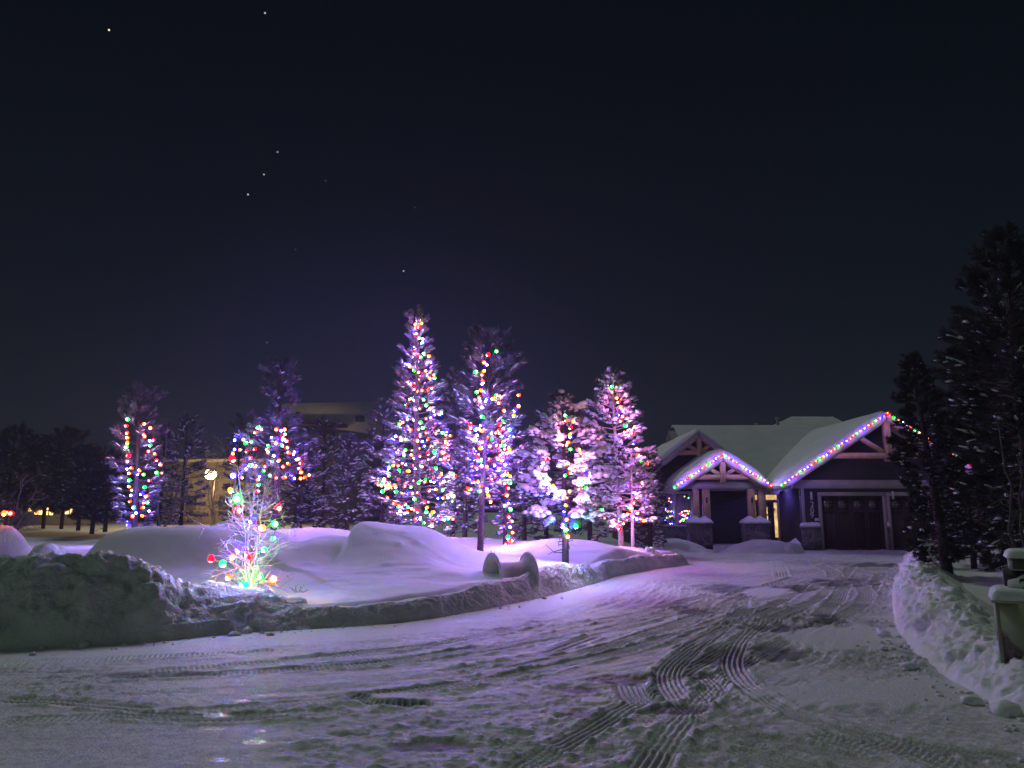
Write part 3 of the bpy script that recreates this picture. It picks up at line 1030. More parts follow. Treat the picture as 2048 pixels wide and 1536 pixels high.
def pine(name, label, loc, Ht, prof, cb=.15, n_limb=80, elo=-8, ehi=38, seed=1, snow=.5, snow_sz=1.0, tw=.32, needles=16, nl=.10,
         nw=.012, tr=.09, lean=(0, 0), group=None, cat='tree', needle_mat=None, bark=None, stubs=0, snow_mat=None, clear=None, clump=.6):
    """prof: [(fraction of height, crown radius)]"""
    R = np.random.RandomState(seed)
    tw, nl, needles = tw * .78, nl * .72, int(needles * 1.25)
    root = thing(name, label, cat, loc, 0, group)
    fr = np.array([p[0] for p in prof]); rad = np.array([p[1] for p in prof])
    # trunk
    k = 12
    f = np.linspace(0, 1, k)
    wob = np.cumsum(R.randn(k, 2) * .012 * Ht / 5, 0)
    wob -= wob[0]
    ax = np.stack([lean[0] * f + wob[:, 0] * .6, lean[1] * f + wob[:, 1] * .6, f * Ht], 1)
    ax[0, 2] = -.25
    axis = lambda q: np.array([np.interp(q, f, ax[:, i]) for i in range(3)])
    wood = MB()
    wood.tube(ax, tr * (1 - .93 * f) ** .8 + .006, 8)
    P0, D, Lh, HF = [], [], [], []
    az = R.rand() * 6.28
    for i in range(n_limb):
        q = cb + (1 - cb) * ((i + R.rand() * .9) / n_limb) ** .92 * .99
        r = np.interp(q, fr, rad) * R.uniform(.62, 1.12)
        if r < .03:
            continue
        az += 2.4 + R.uniform(-.5, .5)
        el = math.radians(elo + (ehi - elo) * q + R.uniform(-10, 10))
        L = r / max(.35, math.cos(el))
        o = axis(q)
        d = np.array((math.cos(az) * math.cos(el), math.sin(az) * math.cos(el), math.sin(el)))
        tl = np.array((0, .3, .62, 1.0))
        sag = np.array((0, -.02, -.03, .03)) * L * (1 if q > .5 else 1.6)
        side = np.array((-math.sin(az), math.cos(az), 0)) * R.uniform(-.12, .12) * L
        pts = o + d * (tl[:, None] * L) + np.array((0, 0, 1)) * sag[:, None] + side * (tl ** 2)[:, None]
        rr = max(.007, .022 * L ** .8)
        wood.tube(pts, rr * (1 - .8 * tl), 4, False)
        # twigs carried by the limb
        nt_ = int(3 + L / (tw * .17))
        for j in range(nt_):
            t = R.uniform(.16 if L < .5 else .26, 1.0) ** clump
            p = np.array([np.interp(t, tl, pts[:, c]) for c in range(3)])
            sgn = 1 if j % 2 else -1
            a2 = az + sgn * R.uniform(.3, 1.15) * (1 - .55 * t)
            e2 = el + R.uniform(-.35, .55)
            dd = np.array((math.cos(a2) * math.cos(e2), math.sin(a2) * math.cos(e2), math.sin(e2)))
            P0.append(p); D.append(dd); Lh.append(tw * R.uniform(.5, 1.15) * (1.12 - .45 * t) * min(1, .45 + L)); HF.append(q)
        P0.append(pts[-2]); D.append(unit(pts[-1] - pts[-2] + np.array((0, 0, .05)))); Lh.append(np.linalg.norm(pts[-1] - pts[-2]) * 1.1); HF.append(q)
    for i in range(stubs):        # dead stubs on the bare lower trunk
        q = R.uniform(.03, cb + .05); o = axis(q); a = R.rand() * 6.28
        L = R.uniform(.12, .5)
        pts = np.array([o, o + np.array((math.cos(a), math.sin(a), R.uniform(-.3, .1))) * L * .6, o + np.array((math.cos(a + .4), math.sin(a + .4), R.uniform(-.3, .5))) * L])
        wood.tube(pts, np.array((.014, .01, .004)), 4, False)
    # leader
    P0.append(axis(.93)); D.append(np.array((0, 0, 1.0))); Lh.append(.07 * Ht); HF.append(1)
    P0, D, Lh, HF = np.array(P0), unit(np.array(D)), np.array(Lh), np.array(HF)
    wood.build('trunk', bark or M_bark, root)
    # needles: thin blades all round each twig
    N = len(P0)
    n = needles
    pi = np.repeat(np.arange(N), n)
    s = R.rand(N * n) ** .8
    base = P0[pi] + D[pi] * (Lh[pi] * s)[:, None]
    rv = R.randn(N * n, 3)
    rv = unit(rv - (rv * D[pi]).sum(1)[:, None] * D[pi])
    nd = unit(D[pi] * (.75 + .5 * s)[:, None] + rv * .8 + np.array((0, 0, .12)))
    ln = nl * R.uniform(.65, 1.2, N * n)
    wv = unit(np.cross(nd, R.randn(N * n, 3))) * (nw * R.uniform(.7, 1.3, N * n))[:, None]
    V = np.stack([base - wv * .5, base + wv * .5, base + nd * ln[:, None] + wv * .2, base + nd * ln[:, None] - wv * .2], 1).reshape(-1, 3)
    F = np.arange(N * n * 4).reshape(-1, 4)
    tb = MB()
    tb.add(V, F)
    tb.build('crown', needle_mat or M_needle, root)
    # snow lying on the twigs: low branches carry more
    pr = snow * np.interp(HF, [0, .55, .8, 1], [1.15, .95, .5, .2]) * sst(.95, .6, D[:, 2])
    m = R.rand(N) < pr
    if m.any():
        P, d, L = P0[m], D[m], Lh[m]
        K = len(P)
        dh = unit(d * np.array((1, 1, .8)))
        sd = unit(np.cross(dh, np.array((0, 0, 1.0)) + R.randn(K, 3) * .12))
        up = unit(np.cross(sd, dh))
        wl = L * R.uniform(.28, .55, K)
        ww = snow_sz * R.uniform(.024, .062, K) * (.5 + L / tw * .5)
        wh = ww * R.uniform(.55, .9, K)
        T = ICO1_V
        jit = 1 + R.uniform(-.22, .22, (K, len(T), 1))
        q = T[None] * jit
        low = np.where(q[..., 2:] < 0, .45, 1.0)
        V = (P + d * (L * R.uniform(.45, .8, K))[:, None] + up * (wh * .35 + .006)[:, None])[:, None, :] + q[..., :1] * (dh * wl[:, None])[:, None] \
            + q[..., 1:2] * (sd * ww[:, None])[:, None] + q[..., 2:] * low * (up * wh[:, None])[:, None]
        Fs = (ICO1_F[None] + (np.arange(K) * len(T))[:, None, None]).reshape(-1, 3)
        link_mesh('snow_load', V.reshape(-1, 3), Fs, snow_mat or M_tree_snow, root, True)
    return root


def base_of(px, Y, dz=0.0):
    x = at(px, 1040, Y)[0]
    return np.array((x, Y, terrain_z(x, Y) + dz))


def tree_at(px, py_top, Y):
    """foot on the terrain, height and lean so that the tip shows at py_top"""
    b = base_of(px, Y)
    return b, at(px, py_top, Y)[2] - b[2]


def radii(pxw, Y, prof):
    """profile given as (py, half width px) for a tree at depth Y -> not used for placement, only size"""
    return [(f, w * Y / FPX) for f, w in prof]


# the lit pines
Y1, Y3, Y4, Y5, Y5b, Y6, Y7 = 25.0, 21.5, 26.0, 20.8, 21.6, 17.0, 23.5
b, h = tree_at(272, 775, Y1)
pine('pine_tree', 'slim fluffy pine wrapped in two columns of coloured bulbs, farthest left of the lit trees', b, h,
     radii(272, Y1, [(0, 20), (.2, 32), (.38, 52), (.6, 50), (.75, 34), (.86, 36), (.95, 18), (1, 4)]), .12, 70, -15, 45, 21, .30, .8, .40, 26, .12, .013, .10,
     lean=(at(278, 775, Y1)[0] - at(272, 1040, Y1)[0], 0))
b, h = tree_at(548, 728, Y3)
pine('pine_tree', 'pine with a bare tufted top and loops of coloured bulbs, right behind the bare sapling', b, h,
     radii(548, Y3, [(0, 5), (.32, 20), (.38, 70), (.5, 78), (.6, 60), (.66, 34), (.78, 40), (.9, 42), (1, 8)]), .34, 62, -18, 40, 5, .28, .8, .36, 26, .11, .012, .10,
     stubs=8, needle_mat=None)
b, h = tree_at(838, 622, Y4)
pine('pine_tree', 'tallest lit pine, pointed and thickly wound with small coloured bulbs', b, h,
     radii(838, Y4, [(0, 30), (.08, 60), (.2, 92), (.34, 88), (.48, 72), (.62, 56), (.75, 38), (.86, 24), (.94, 18), (1, 8)]), .05, 120, -12, 40, 9, .42, 1.0, .42, 24, .12, .014, .13,
     lean=(at(832, 622, Y4)[0] - at(838, 1040, Y4)[0], 0))
b, h = tree_at(960, 664, Y5)
pine('pine_tree', 'second tallest lit pine on a bare dark trunk rising straight from the lawn', b, h,
     radii(960, Y5, [(0, 5), (.22, 22), (.30, 55), (.45, 66), (.6, 70), (.75, 66), (.88, 46), (.95, 30), (1, 6)]), .24, 92, -12, 42, 14, .40, .95, .38, 24, .11, .012, .085,
     lean=(at(985, 664, Y5)[0] - at(960, 1040, Y5)[0], .1), stubs=10)
b, h = tree_at(1010, 800, Y5b)
pine('pine_tree', 'slender ragged pine with a low column of bulbs, just right of the second tallest pine', b, h,
     radii(1010, Y5b, [(0, 10), (.06, 22), (.14, 34), (.2, 20), (.3, 34), (.5, 48), (.7, 46), (.88, 26), (1, 5)]), .06, 64, -14, 30, 17, .55, 1.0, .34, 22, .10, .012, .06)
b, h = tree_at(1130, 782, Y6)
pine('pine_tree', 'snow laden pine carrying a dark birdhouse on its bare lower trunk', b, h,
     radii(1130, Y6, [(0, 5), (.22, 30), (.3, 78), (.48, 92), (.64, 84), (.76, 56), (.88, 30), (1, 6)]), .25, 84, -16, 22, 31, 1.1, 2.1, .34, 22, .10, .011, .075, stubs=12)
b, h = tree_at(1242, 742, Y7)
pine('pine_tree', 'heavily snow loaded pine nearest to the house, on two thin pale trunks', b, h,
     radii(1242, Y7, [(0, 8), (.1, 28), (.18, 66), (.35, 84), (.52, 78), (.66, 58), (.8, 44), (.92, 28), (1, 6)]), .14, 96, -14, 30, 33, 1.1, 2.1, .42, 24, .11, .013, .085,
     bark=M_frost_bark, lean=(at(1226, 742, Y7)[0] - at(1242, 1040, Y7)[0], 0))
b, h = tree_at(1264, 900, Y7 - .8)
pine('young_pine', 'thin pale trunked young pine leaning beside the pine nearest to the house', b, h,
     radii(1264, Y7, [(0, 5), (.2, 12), (.3, 44), (.6, 52), (.85, 30), (1, 6)]), .28, 40, -16, 25, 37, .9, 1.4, .36, 20, .10, .012, .05, bark=M_frost_bark)

# unlit pines between and behind them
BACK = [  # px, py_top, Y, width px, seed, label
    (362, 835, 33, 44, 41, 'unlit bushy pine between the leftmost lit pine and the bare sapling'),
    (318, 850, 36, 26, 42, 'small unlit pine half hidden at the right of the leftmost lit pine'),
    (470, 830, 37, 30, 43, 'thin frosted pine to the left of the pine with the bare tufted top'),
    (600, 868, 30, 52, 44, 'unlit frosted pine left of the row before the big flat roofed building'),
    (645, 838, 33, 50, 45, 'unlit frosted pine in the middle of the row before the big flat roofed building'),
    (694, 868, 30, 40, 46, 'dense low frosted pine left of the tallest lit pine, before the dark building side'),
    (762, 800, 31, 46, 47, 'unlit pine touching the left side of the tallest lit pine'),
    (800, 860, 34, 40, 48, 'unlit pine standing behind the left skirt of the tallest lit pine'),
    (905, 745, 29, 50, 49, 'unlit purple tinged pine filling the gap between the two tallest lit pines'),
    (930, 860, 27, 44, 50, 'low snowy pine at the foot of the gap between the two tallest lit pines'),
    (1048, 868, 27, 44, 51, 'snowy unlit pine behind the left side of the birdhouse pine'),
    (1092, 840, 29, 46, 52, 'snowy unlit pine directly behind the birdhouse pine'),
    (1180, 838, 27, 54, 53, 'broad frosted pine filling the gap between the birdhouse pine and the house'),
    (545, 905, 36, 30, 54, 'low unlit pine showing through the twigs of the bare sapling'),
    (1300, 905, 27, 36, 55, 'low snowy pine touching the left gable of the house'),
]
for i, (px, py, Y, wpx, sd, lab) in enumerate(BACK):
    bz, hh = tree_at(px, py, Y)
    w = wpx * Y / FPX
    pine('pine_tree', lab, bz, hh, [(0, .25 * w), (.1, .8 * w), (.3, 1.1 * w), (.5, w), (.7, .78 * w), (.88, .45 * w), (1, .1 * w)], .08, 66, -14, 36, sd, .52, 1.25,
         .42 * Y / 26, 18, .13, .018, .09)

# dark pines at the far left
proto = None
LEFT = [(12, 862, 46, 'dark pine at the left frame edge, above the two coloured bulbs'), (48, 900, 52, 'dark pine over the left end of the lit windows'),
        (88, 880, 48, 'dark pine over the middle of the lit windows'), (124, 866, 47, 'tallest dark pine in the clump over the lit windows'),
        (158, 902, 45, 'dark pine just right of the lit windows'), (186, 918, 41, 'dark frosted pine in the gap left of the leftmost lit pine'),
        (212, 938, 43, 'lowest dark pine, next to the leftmost lit pine')]
for i, (px, py, Y, lab) in enumerate(LEFT):
    bz, hh = tree_at(px, py, Y)
    w = 1.35
    pine('pine_tree', lab, bz, hh, [(0, .1), (.14, .5 * w), (.3, 1.0 * w), (.55, 1.15 * w), (.75, .9 * w), (.9, .55 * w), (1, .1)], .16, 74, -10, 35, 70 + i, .35, 1.6,
         .75, 24, .26, .036, .12, needle_mat=M_needle_mid, stubs=10)

# the dark pines at the right of the driveway
R1 = at(1892, 1100, 15.2)
pine('pine_tree', 'dark pine with a straight trunk before the garage, its boughs dotted with snow', (R1[0], 15.2, .45), at(1860, 712, 15.2)[2] - .45,
     [(0, .3), (.08, .45), (.2, .62), (.45, .60), (.65, .46), (.82, .32), (.94, .18), (1, .05)], .07, 150, -14, 34, 91, .20, .9, .30, 34, .10, .012, .10,
     needle_mat=M_needle_dark, lean=(-.35, 0))
R2 = at(2040, 1100, 12.6)
pine('pine_tree', 'tallest dark pine running out of the right frame edge', (R2[0] + .25, 12.6, .5), at(2040, 470, 12.6)[2] - .5,
     [(0, .3), (.1, .7), (.3, 1.1), (.5, 1.15), (.7, .9), (.86, .5), (.95, .26), (1, .08)], .06, 190, -14, 36, 92, .15, .9, .36, 34, .10, .011, .14,
     needle_mat=M_needle_dark)
R3 = at(1968, 1100, 18.0)
pine('pine_tree', 'dark pine in the gap behind the two big pines at the right', (R3[0], 18.0, .5), at(1968, 635, 18.0)[2] - .5,
     [(0, .4), (.1, .8), (.4, .85), (.65, .66), (.85, .4), (1, .08)], .06, 130, -14, 34, 93, .16, .9, .46, 34, .13, .016, .12, needle_mat=M_needle_dark)
R4 = at(2090, 1100, 16.5)
pine('pine_tree', 'dense dark pine behind the numbered mailbox at the right', (R4[0], 16.5, .5), at(2090, 620, 16.5)[2] - .5,
     [(0, .6), (.1, 1.4), (.4, 1.6), (.65, 1.25), (.85, .7), (1, .1)], .05, 140, -14, 34, 94, .14, .9, .46, 34, .13, .016, .12, needle_mat=M_needle_dark)
R5 = at(1945, 1100, 17.0)
pine('young_pine', 'low dark young pine at the foot of the big right hand pines', (R5[0], 17.0, .45), at(1925, 960, 17.0)[2] - .45,
     [(0, .4), (.12, .9), (.4, .8), (.7, .5), (1, .06)], .05, 60, -12, 34, 95, .3, 1.0, .34, 22, .10, .012, .06, needle_mat=M_needle_dark)


def bare_tree(name, label, loc, stems, seed, spread, twig_len, r0, m, cat='tree', levels=3, n_side=16):
    R = np.random.RandomState(seed)
    root = thing(name, label, cat, loc)
    trunk, twigs = MB(), MB()

    def twig(p, d, L, r, lev):
        n = 5
        pts = [p]
        dd = np.array(d)
        for i in range(n):
            dd = unit(dd + R.randn(3) * .22 + np.array((0, 0, .03)))
            pts.append(pts[-1] + dd * L / n)
        pts = np.array(pts)
        twigs.tube(pts, r * np.linspace(1, .35, n + 1), 4 if lev < 2 else 3, False)
        if lev < levels:
            for j in range(R.randint(3, 6)):
                t = R.uniform(.2, .95)
                q = np.array([np.interp(t * n, np.arange(n + 1), pts[:, c]) for c in range(3)])
                a = unit(np.cross(dd, R.randn(3)))
                twig(q, unit(dd * .55 + a * .75), L * R.uniform(.35, .6), r * .72, lev + 1)
    for (dx, dy, H) in stems:
        k = 14
        f = np.linspace(0, 1, k)
        w = np.cumsum(R.randn(k, 2) * .012 * H, 0); w -= w[0]
        P = np.stack([dx * f ** 1.3 + w[:, 0], dy * f + w[:, 1], f * H - .08], 1)
        trunk.tube(P, r0 * (1 - .82 * f) + .003, 6)
        for j in range(n_side):
            q = R.uniform(.08, .99)
            p = np.array([np.interp(q, f, P[:, c]) for c in range(3)])
            a = R.rand() * 6.28
            e = R.uniform(.1, .9)
            d = np.array((math.cos(a) * math.cos(e), math.sin(a) * math.cos(e), math.sin(e)))
            twig(p, d, spread * R.uniform(.5, 1.1) * (1.15 - .6 * q), r0 * .46, 1)
    trunk.build('trunk', m, root)
    twigs.build('twigs', m, root)
    return root


YS = 11.7
SB = np.array((at(500, 1185, YS)[0], YS, at(500, 1185, YS)[2]))
bare_tree('bare_sapling', 'bare frosted sapling with big glowing bulbs at the edge of the lawn', SB - np.array((0, 0, .05)),
          [(-.26, .05, 2.15), (.34, -.02, 2.0), (.06, .15, 1.6)], 4, .80, .3, .0145, mat('frosted_twigs', (.28, .25, .245), .7, var=((.5, .47, .47), 30, 4)), n_side=34, levels=2)
bare_tree('bare_shrub', 'tangled bare shrub with two bulbs at the left frame edge', (at(10, 1040, 13.4)[0], 13.4, 1.0),
          [(-.5, 0, 1.2), (.1, .1, 1.3), (.55, 0, .9), (-.1, -.1, 1.0)], 8, .7, .3, .02, mat('grey_twigs', (.16, .14, .14), .8), n_side=12)
bare_tree('thin_birch', 'thin crooked leafless birch behind the mailbox', (at(2034, 1120, 10.5)[0], 10.5, .45), [(-.18, 0, 2.6), (.25, .1, 2.3)], 12, .6, .3, .026,
          mat('birch_bark', (.11, .10, .09), .8, var=((.05, .045, .04), 18)), n_side=6, levels=2)
bare_tree('bare_tree', 'slim leafless tree before the lamp lit wall, right of the leftmost lit pine', base_of(322, 30), [(.1, 0, 5.2), (.7, 0, 4.6)], 15, 1.0, .4, .045,
          mat('grey_twigs', (.16, .14, .14), .8), n_side=9)
bare_tree('bare_tree', 'spindly frosted tree in front of the amber street lamp', base_of(426, 49), [(.2, 0, 5.6), (-.8, 0, 4.8), (.9, .2, 4.9)], 25, 1.5, .4, .04, mat('frosted_twigs', (.36, .33, .32), .7), n_side=16, levels=2)
for i, (px, Y, sd, lab) in enumerate(((600, 12.6, 3, 'few dry weed stalks poking from the bright snow right of the bare sapling'),
                                      (1216, 19.2, 5, 'small dry weed stalks on the lawn right of the birdhouse pine'),
                                      (985, 19.8, 7, 'low snowy twigs at the foot of the slender ragged pine'))):
    bz = base_of(px, Y)
    bare_tree('weed_stalks', lab, bz, [(.08, 0, .16), (-.1, .05, .14), (.2, 0, .12), (-.02, 0, .18)], sd + 40, .12, .1, .006, mat('grey_twigs', (.16, .14, .14), .8), 'plant', n_side=4, levels=2)


def snowy_bush(label, loc, r, seed):
    R = np.random.RandomState(seed)
    root = thing('snowy_shrub', label, 'shrub', loc)
    st, sn = MB(), MB()
    for i in range(26):
        a, e = R.rand() * 6.28, R.uniform(.2, 1.4)
        d = np.array((math.cos(a) * math.cos(e), math.sin(a) * math.cos(e), math.sin(e) * .8)) * r * R.uniform(.6, 1.05)
        st.tube(np.array([(0, 0, -.05), d * .5 + R.randn(3) * .02, d]), (.008, .006, .003), 4, False)
        for t in (.6, .8, 1.0):
            V = ICO1_V * (1 + R.uniform(-.25, .25, (len(ICO1_V), 1))) * np.array((1, 1, .75)) * r * R.uniform(.13, .22)
            sn.add(V + d * t + R.randn(3) * .015, None, ICO1_F)
    st.build('stems', M_bark, root)
    sn.build('snow_load', M_tree_snow, root, True)


snowy_bush('little shrub buried in white snow clumps at the driveway edge before the house', (at(1296, 1108, 21.8)[0], 21.8, .38), .30, 2)

# far wood along the horizon
def far_wood():
    R = np.random.RandomState(3)
    mb = MB()
    for i in range(420):
        y = R.uniform(120, 175); x = R.uniform(-1.15, 1.15) * y
        h = R.uniform(4, 8); w = R.uniform(1.2, 2.2); z = zg(np.array([x]), np.array([y]))[0]
        k, m = 9, 7
        a = np.arange(k) * 2 * math.pi / k
        f = np.linspace(0, 1, m)
        rr = w * (1 - f) ** .8 * (1 + .35 * R.randn(m, k).T.reshape(k, m).T * .8 * .5) if False else w * ((1 - f) ** .8)[:, None] * R.uniform(.55, 1.15, (m, k))
        V = np.stack([x + rr * np.cos(a), y + rr * np.sin(a), z + .3 + np.repeat((f * h)[:, None], k, 1)], -1).reshape(-1, 3)
        i_, j_ = np.meshgrid(np.arange(m - 1), np.arange(k), indexing='ij')
        mb.add(V, np.stack([i_ * k + j_, i_ * k + (j_ + 1) % k, (i_ + 1) * k + (j_ + 1) % k, (i_ + 1) * k + j_], -1).reshape(-1, 4))
    o = mb.build('far_woods', M_needle_dark)
    tag(o, 'dark mass of distant woods along the horizon', 'woods', None, 'stuff')


far_wood()


# ------------------------------------------------------------------ strings of lights on the trees
def helix(prof, Y0, turns, seed, depth=.85, rip=.18, n=26):
    """prof [(py, centre px, half width px)] from bottom to top; a string wound round the crown"""
    R = random.Random(seed)
    prof = np.array(prof, float)
    T = np.linspace(0, 1, int(turns * n))
    s = np.linspace(0, 1, len(prof))
    ph = R.uniform(0, 6.28)
    P = []
    for t in T:
        py, cx, hw = (np.interp(t, s, prof[:, c]) for c in range(3))
        a = ph + t * turns * 2 * math.pi
        k = 1 + rip * math.sin(a * 2.3 + 1) + R.uniform(-.1, .1)
        px = cx + hw * k * math.cos(a)
        P.append(at(px, py + 5 * math.sin(a * 3.1), Y0 - hw * k * Y0 / FPX * depth * math.sin(a)))
    return np.array(P)


G = 'strings of coloured bulbs on the pines'
light_string('two hanging columns of coloured bulbs on the slim pine farthest left',
             [px_path([(256, 840), (252, 862), (258, 880), (250, 893), (256, 908), (252, 925), (258, 940), (262, 955), (258, 975), (264, 990), (262, 1010), (270, 1024), (256, 1046)], Y1 - .7, .2, 1),
              px_path([(288, 850), (298, 856), (282, 872), (300, 880), (310, 878), (296, 898), (308, 908), (318, 930), (314, 945), (326, 948)], Y1 - .7, .2, 2),
              px_path([(262, 935), (274, 948), (284, 940), (296, 962), (284, 985), (296, 1002), (280, 1010), (298, 1022), (284, 1032)], Y1 - .6, .2, 3)],
             .05, .19, group=G, seed=1, jit=.05)
light_string('loose loops of coloured bulbs in the bare tufted pine behind the sapling',
             [px_path([(512, 852), (520, 848), (524, 860), (516, 872), (510, 866)], Y3 - .9, .2, 4),
              px_path([(470, 880), (484, 877), (492, 875), (495, 895), (484, 905), (466, 898), (465, 910)], Y3 - 1.0, .2, 5),
              px_path([(505, 885), (508, 905), (502, 920), (512, 935), (506, 925), (490, 938), (486, 952)], Y3 - .8, .2, 6),
              px_path([(538, 878), (548, 884), (536, 895), (534, 905), (552, 908), (556, 920), (544, 924), (530, 932), (528, 942), (520, 952), (518, 968), (514, 985)], Y3 - .7, .2, 7),
              px_path([(556, 862), (566, 858), (574, 864), (564, 872), (572, 876), (560, 880), (576, 884)], Y3 - .9, .2, 8),
              px_path([(566, 890), (576, 892), (572, 900), (582, 908), (592, 905), (600, 922), (598, 934), (602, 946), (614, 950)], Y3 - .9, .2, 9),
              px_path([(541, 950), (555, 954), (566, 957), (578, 960), (590, 958), (602, 952), (612, 956)], Y3 - .9, .1, 10),
              px_path([(566, 930), (572, 938), (584, 926), (592, 915)], Y3 - .9, .1, 11)],
             .045, .17, group=G, seed=2, jit=.05)
light_string('dense upper string of coloured bulbs winding to the tip of the tallest pine',
             [helix([(860, 845, 38), (800, 845, 30), (750, 842, 24), (700, 838, 14), (655, 836, 6), (640, 838, 5)], Y4, 7, 3)], .050, .20, group=G, seed=3, jit=.06)
light_string('dense middle string of coloured bulbs round the body of the tallest pine',
             [helix([(970, 835, 72), (930, 842, 62), (890, 848, 50), (860, 850, 42)], Y4, 4, 4)], .050, .27, group=G, seed=4, jit=.07)
light_string('lowest string of coloured bulbs sagging round the skirt of the tallest pine',
             [helix([(1050, 868, 32), (1020, 850, 50), (985, 840, 78), (965, 836, 72)], Y4, 2.3, 5),
              px_path([(757, 966), (770, 969), (785, 968), (762, 985), (775, 1000), (790, 1008), (808, 1014), (820, 1018), (832, 1000)], Y4 - .9, .1, 6),
              px_path([(832, 1018), (836, 1035), (832, 1046), (844, 1030), (860, 1010), (863, 1050)], Y4 - .9, .1, 7)], .050, .27, group=G, seed=5, jit=.06)
light_string('string of coloured bulbs zigzagging up the second tallest pine',
             [px_path([(990, 702), (978, 712), (966, 726), (972, 735), (970, 742), (950, 745), (968, 756), (960, 768), (972, 772), (952, 788), (960, 800), (958, 806), (976, 800),
                       (988, 788), (1000, 790), (998, 808)], Y5 - .85, .25, 11),
              px_path([(968, 800), (962, 838), (958, 845), (968, 848), (956, 860), (958, 874), (962, 890), (968, 905), (955, 912), (964, 916), (956, 935)], Y5 - .8, .2, 12),
              helix([(985, 968, 24), (930, 985, 40), (880, 985, 38), (850, 978, 34)], Y5, 3.5, 8),
              px_path([(944, 968), (958, 972), (968, 980), (978, 973), (984, 1006)], Y5 - .7, .2, 13),
              px_path([(1000, 800), (1010, 818), (1020, 820), (1030, 822), (1024, 834), (1030, 828), (1034, 812), (1040, 795)], Y5 - .5, .1, 14)],
             .048, .20, group=G, seed=6, jit=.06)
light_string('column of coloured bulbs hanging down the slender pine to the snow',
             [px_path([(1008, 845), (1000, 850), (1005, 872), (1012, 900), (1004, 908), (996, 918), (1010, 928), (1000, 940), (1008, 955), (1000, 962), (1020, 968), (1012, 985),
                       (1020, 1000), (1008, 1012), (1020, 1022), (1016, 1034), (1022, 1045), (1018, 1055), (1024, 1068), (1016, 1078), (1030, 1080), (1022, 1088), (1012, 1086), (1010, 1095)], Y5b - .7, .2, 15)],
             .048, .18, group=G, seed=7, jit=.05)
light_string('string of coloured bulbs half buried in the snowy birdhouse pine',
             [px_path([(1133, 828), (1130, 840), (1144, 845), (1142, 854), (1138, 862), (1146, 868), (1140, 876), (1134, 892), (1142, 897), (1152, 900), (1160, 900), (1161, 908)], Y6 - .75, .15, 16),
              px_path([(1092, 915), (1080, 930), (1094, 936), (1086, 945), (1098, 955), (1092, 962), (1104, 968), (1085, 975), (1100, 985)], Y6 - .55, .1, 17),
              px_path([(1140, 930), (1136, 945), (1130, 955), (1155, 932), (1162, 938), (1168, 945), (1178, 946), (1182, 955), (1176, 965), (1170, 975), (1160, 980)], Y6 - .8, .15, 18),
              px_path([(1138, 985), (1130, 1000), (1134, 1008), (1128, 1020), (1132, 1036), (1126, 1052), (1131, 1058)], Y6 - .6, .1, 19)],
             .034, .125, group=G, seed=8, jit=.04, watt=5.2, cols=['green', 'orange', 'yellow', 'red', 'yellow', 'blue', 'yellow', 'orange'])
light_string('one bright green bulb and an orange one under the birdhouse', [np.array([at(1131, 1060, Y6 - .2), at(1152, 1053, Y6 - .38)]), np.array([at(1135, 1073, Y6 - .2), at(1126, 1052, Y6 - .3)])],
             .052, .1, BULBS_BIG, seed=9, explicit=True, cols=['green', 'green', 'orange', 'blue'], every=2)
light_string('string of coloured bulbs on the heavily snow loaded pine by the house',
             [px_path([(1223, 774), (1226, 784), (1231, 796), (1238, 808), (1238, 820), (1235, 830), (1246, 836), (1240, 844), (1247, 850), (1252, 858), (1250, 872), (1262, 868)], Y7 - .6, .15, 20),
              px_path([(1259, 873), (1268, 885), (1274, 898), (1276, 908), (1278, 918), (1284, 926), (1292, 924)], Y7 - 1.0, .15, 21),
              px_path([(1282, 968), (1276, 978), (1262, 985), (1270, 995), (1268, 1014), (1258, 1012), (1272, 1026), (1280, 1038), (1288, 1042), (1252, 1030)], Y7 - 1.1, .15, 22),
              px_path([(1202, 1018), (1210, 1030), (1242, 1060), (1246, 1050)], Y7 - .7, .1, 23)],
             .044, .175, group=G, seed=10, jit=.05, cols=['green', 'orange', 'yellow', 'red', 'yellow', 'blue', 'yellow', 'orange'], watt=6.5)
SAP = [(465, 918, 'red', .95), (467, 951, 'blue', 1.0), (474, 997, 'green', 1.25), (461, 981, 'yellow', .95), (475, 1021, 'red', 1.0), (504, 1042, 'blue', .9), (524, 1056, 'yellow', 1.1),
       (549, 1048, 'green', 1.0), (558, 1015, 'red', .9), (547, 1077, 'green', .5), (528, 1100, 'green', .85), (477, 1098, 'blue', .8), (465, 1114, 'orange', .85), (422, 1118, 'red', .85),
       (446, 1128, 'green', 1.15), (497, 1114, 'red', .9), (457, 1155, 'orange', 1.0), (488, 1171, 'green', 1.1), (513, 1178, 'red', .95), (520, 1153, 'green', .95), (546, 1159, 'orange', 1.15)]
_r = random.Random(5)
_p = np.array([at(x, y, YS + _r.uniform(-.32, .12)) for x, y, c, s in SAP])
s_ = light_string('big bright bulbs strung through the bare frosted sapling', [_p], .052, .1, BULBS_BIG, seed=11, explicit=True, cols=[q[2] for q in SAP], watt=3.2, every=1)
for o, q in zip([c for c in s_.children if c.name.startswith('bulb')], SAP):
    o.scale = tuple(np.array(o.scale) * q[3])
light_string('yellow and red bulb pair glowing on the left frame edge mound', [np.array([at(8, 1027, 12.6), at(15, 1026, 12.7), at(22, 1027, 12.55)])], .045, .1, BULBS_HOUSE, seed=12, explicit=True,
             cols=['yellow', 'orange', 'red'], watt=.08, every=2)


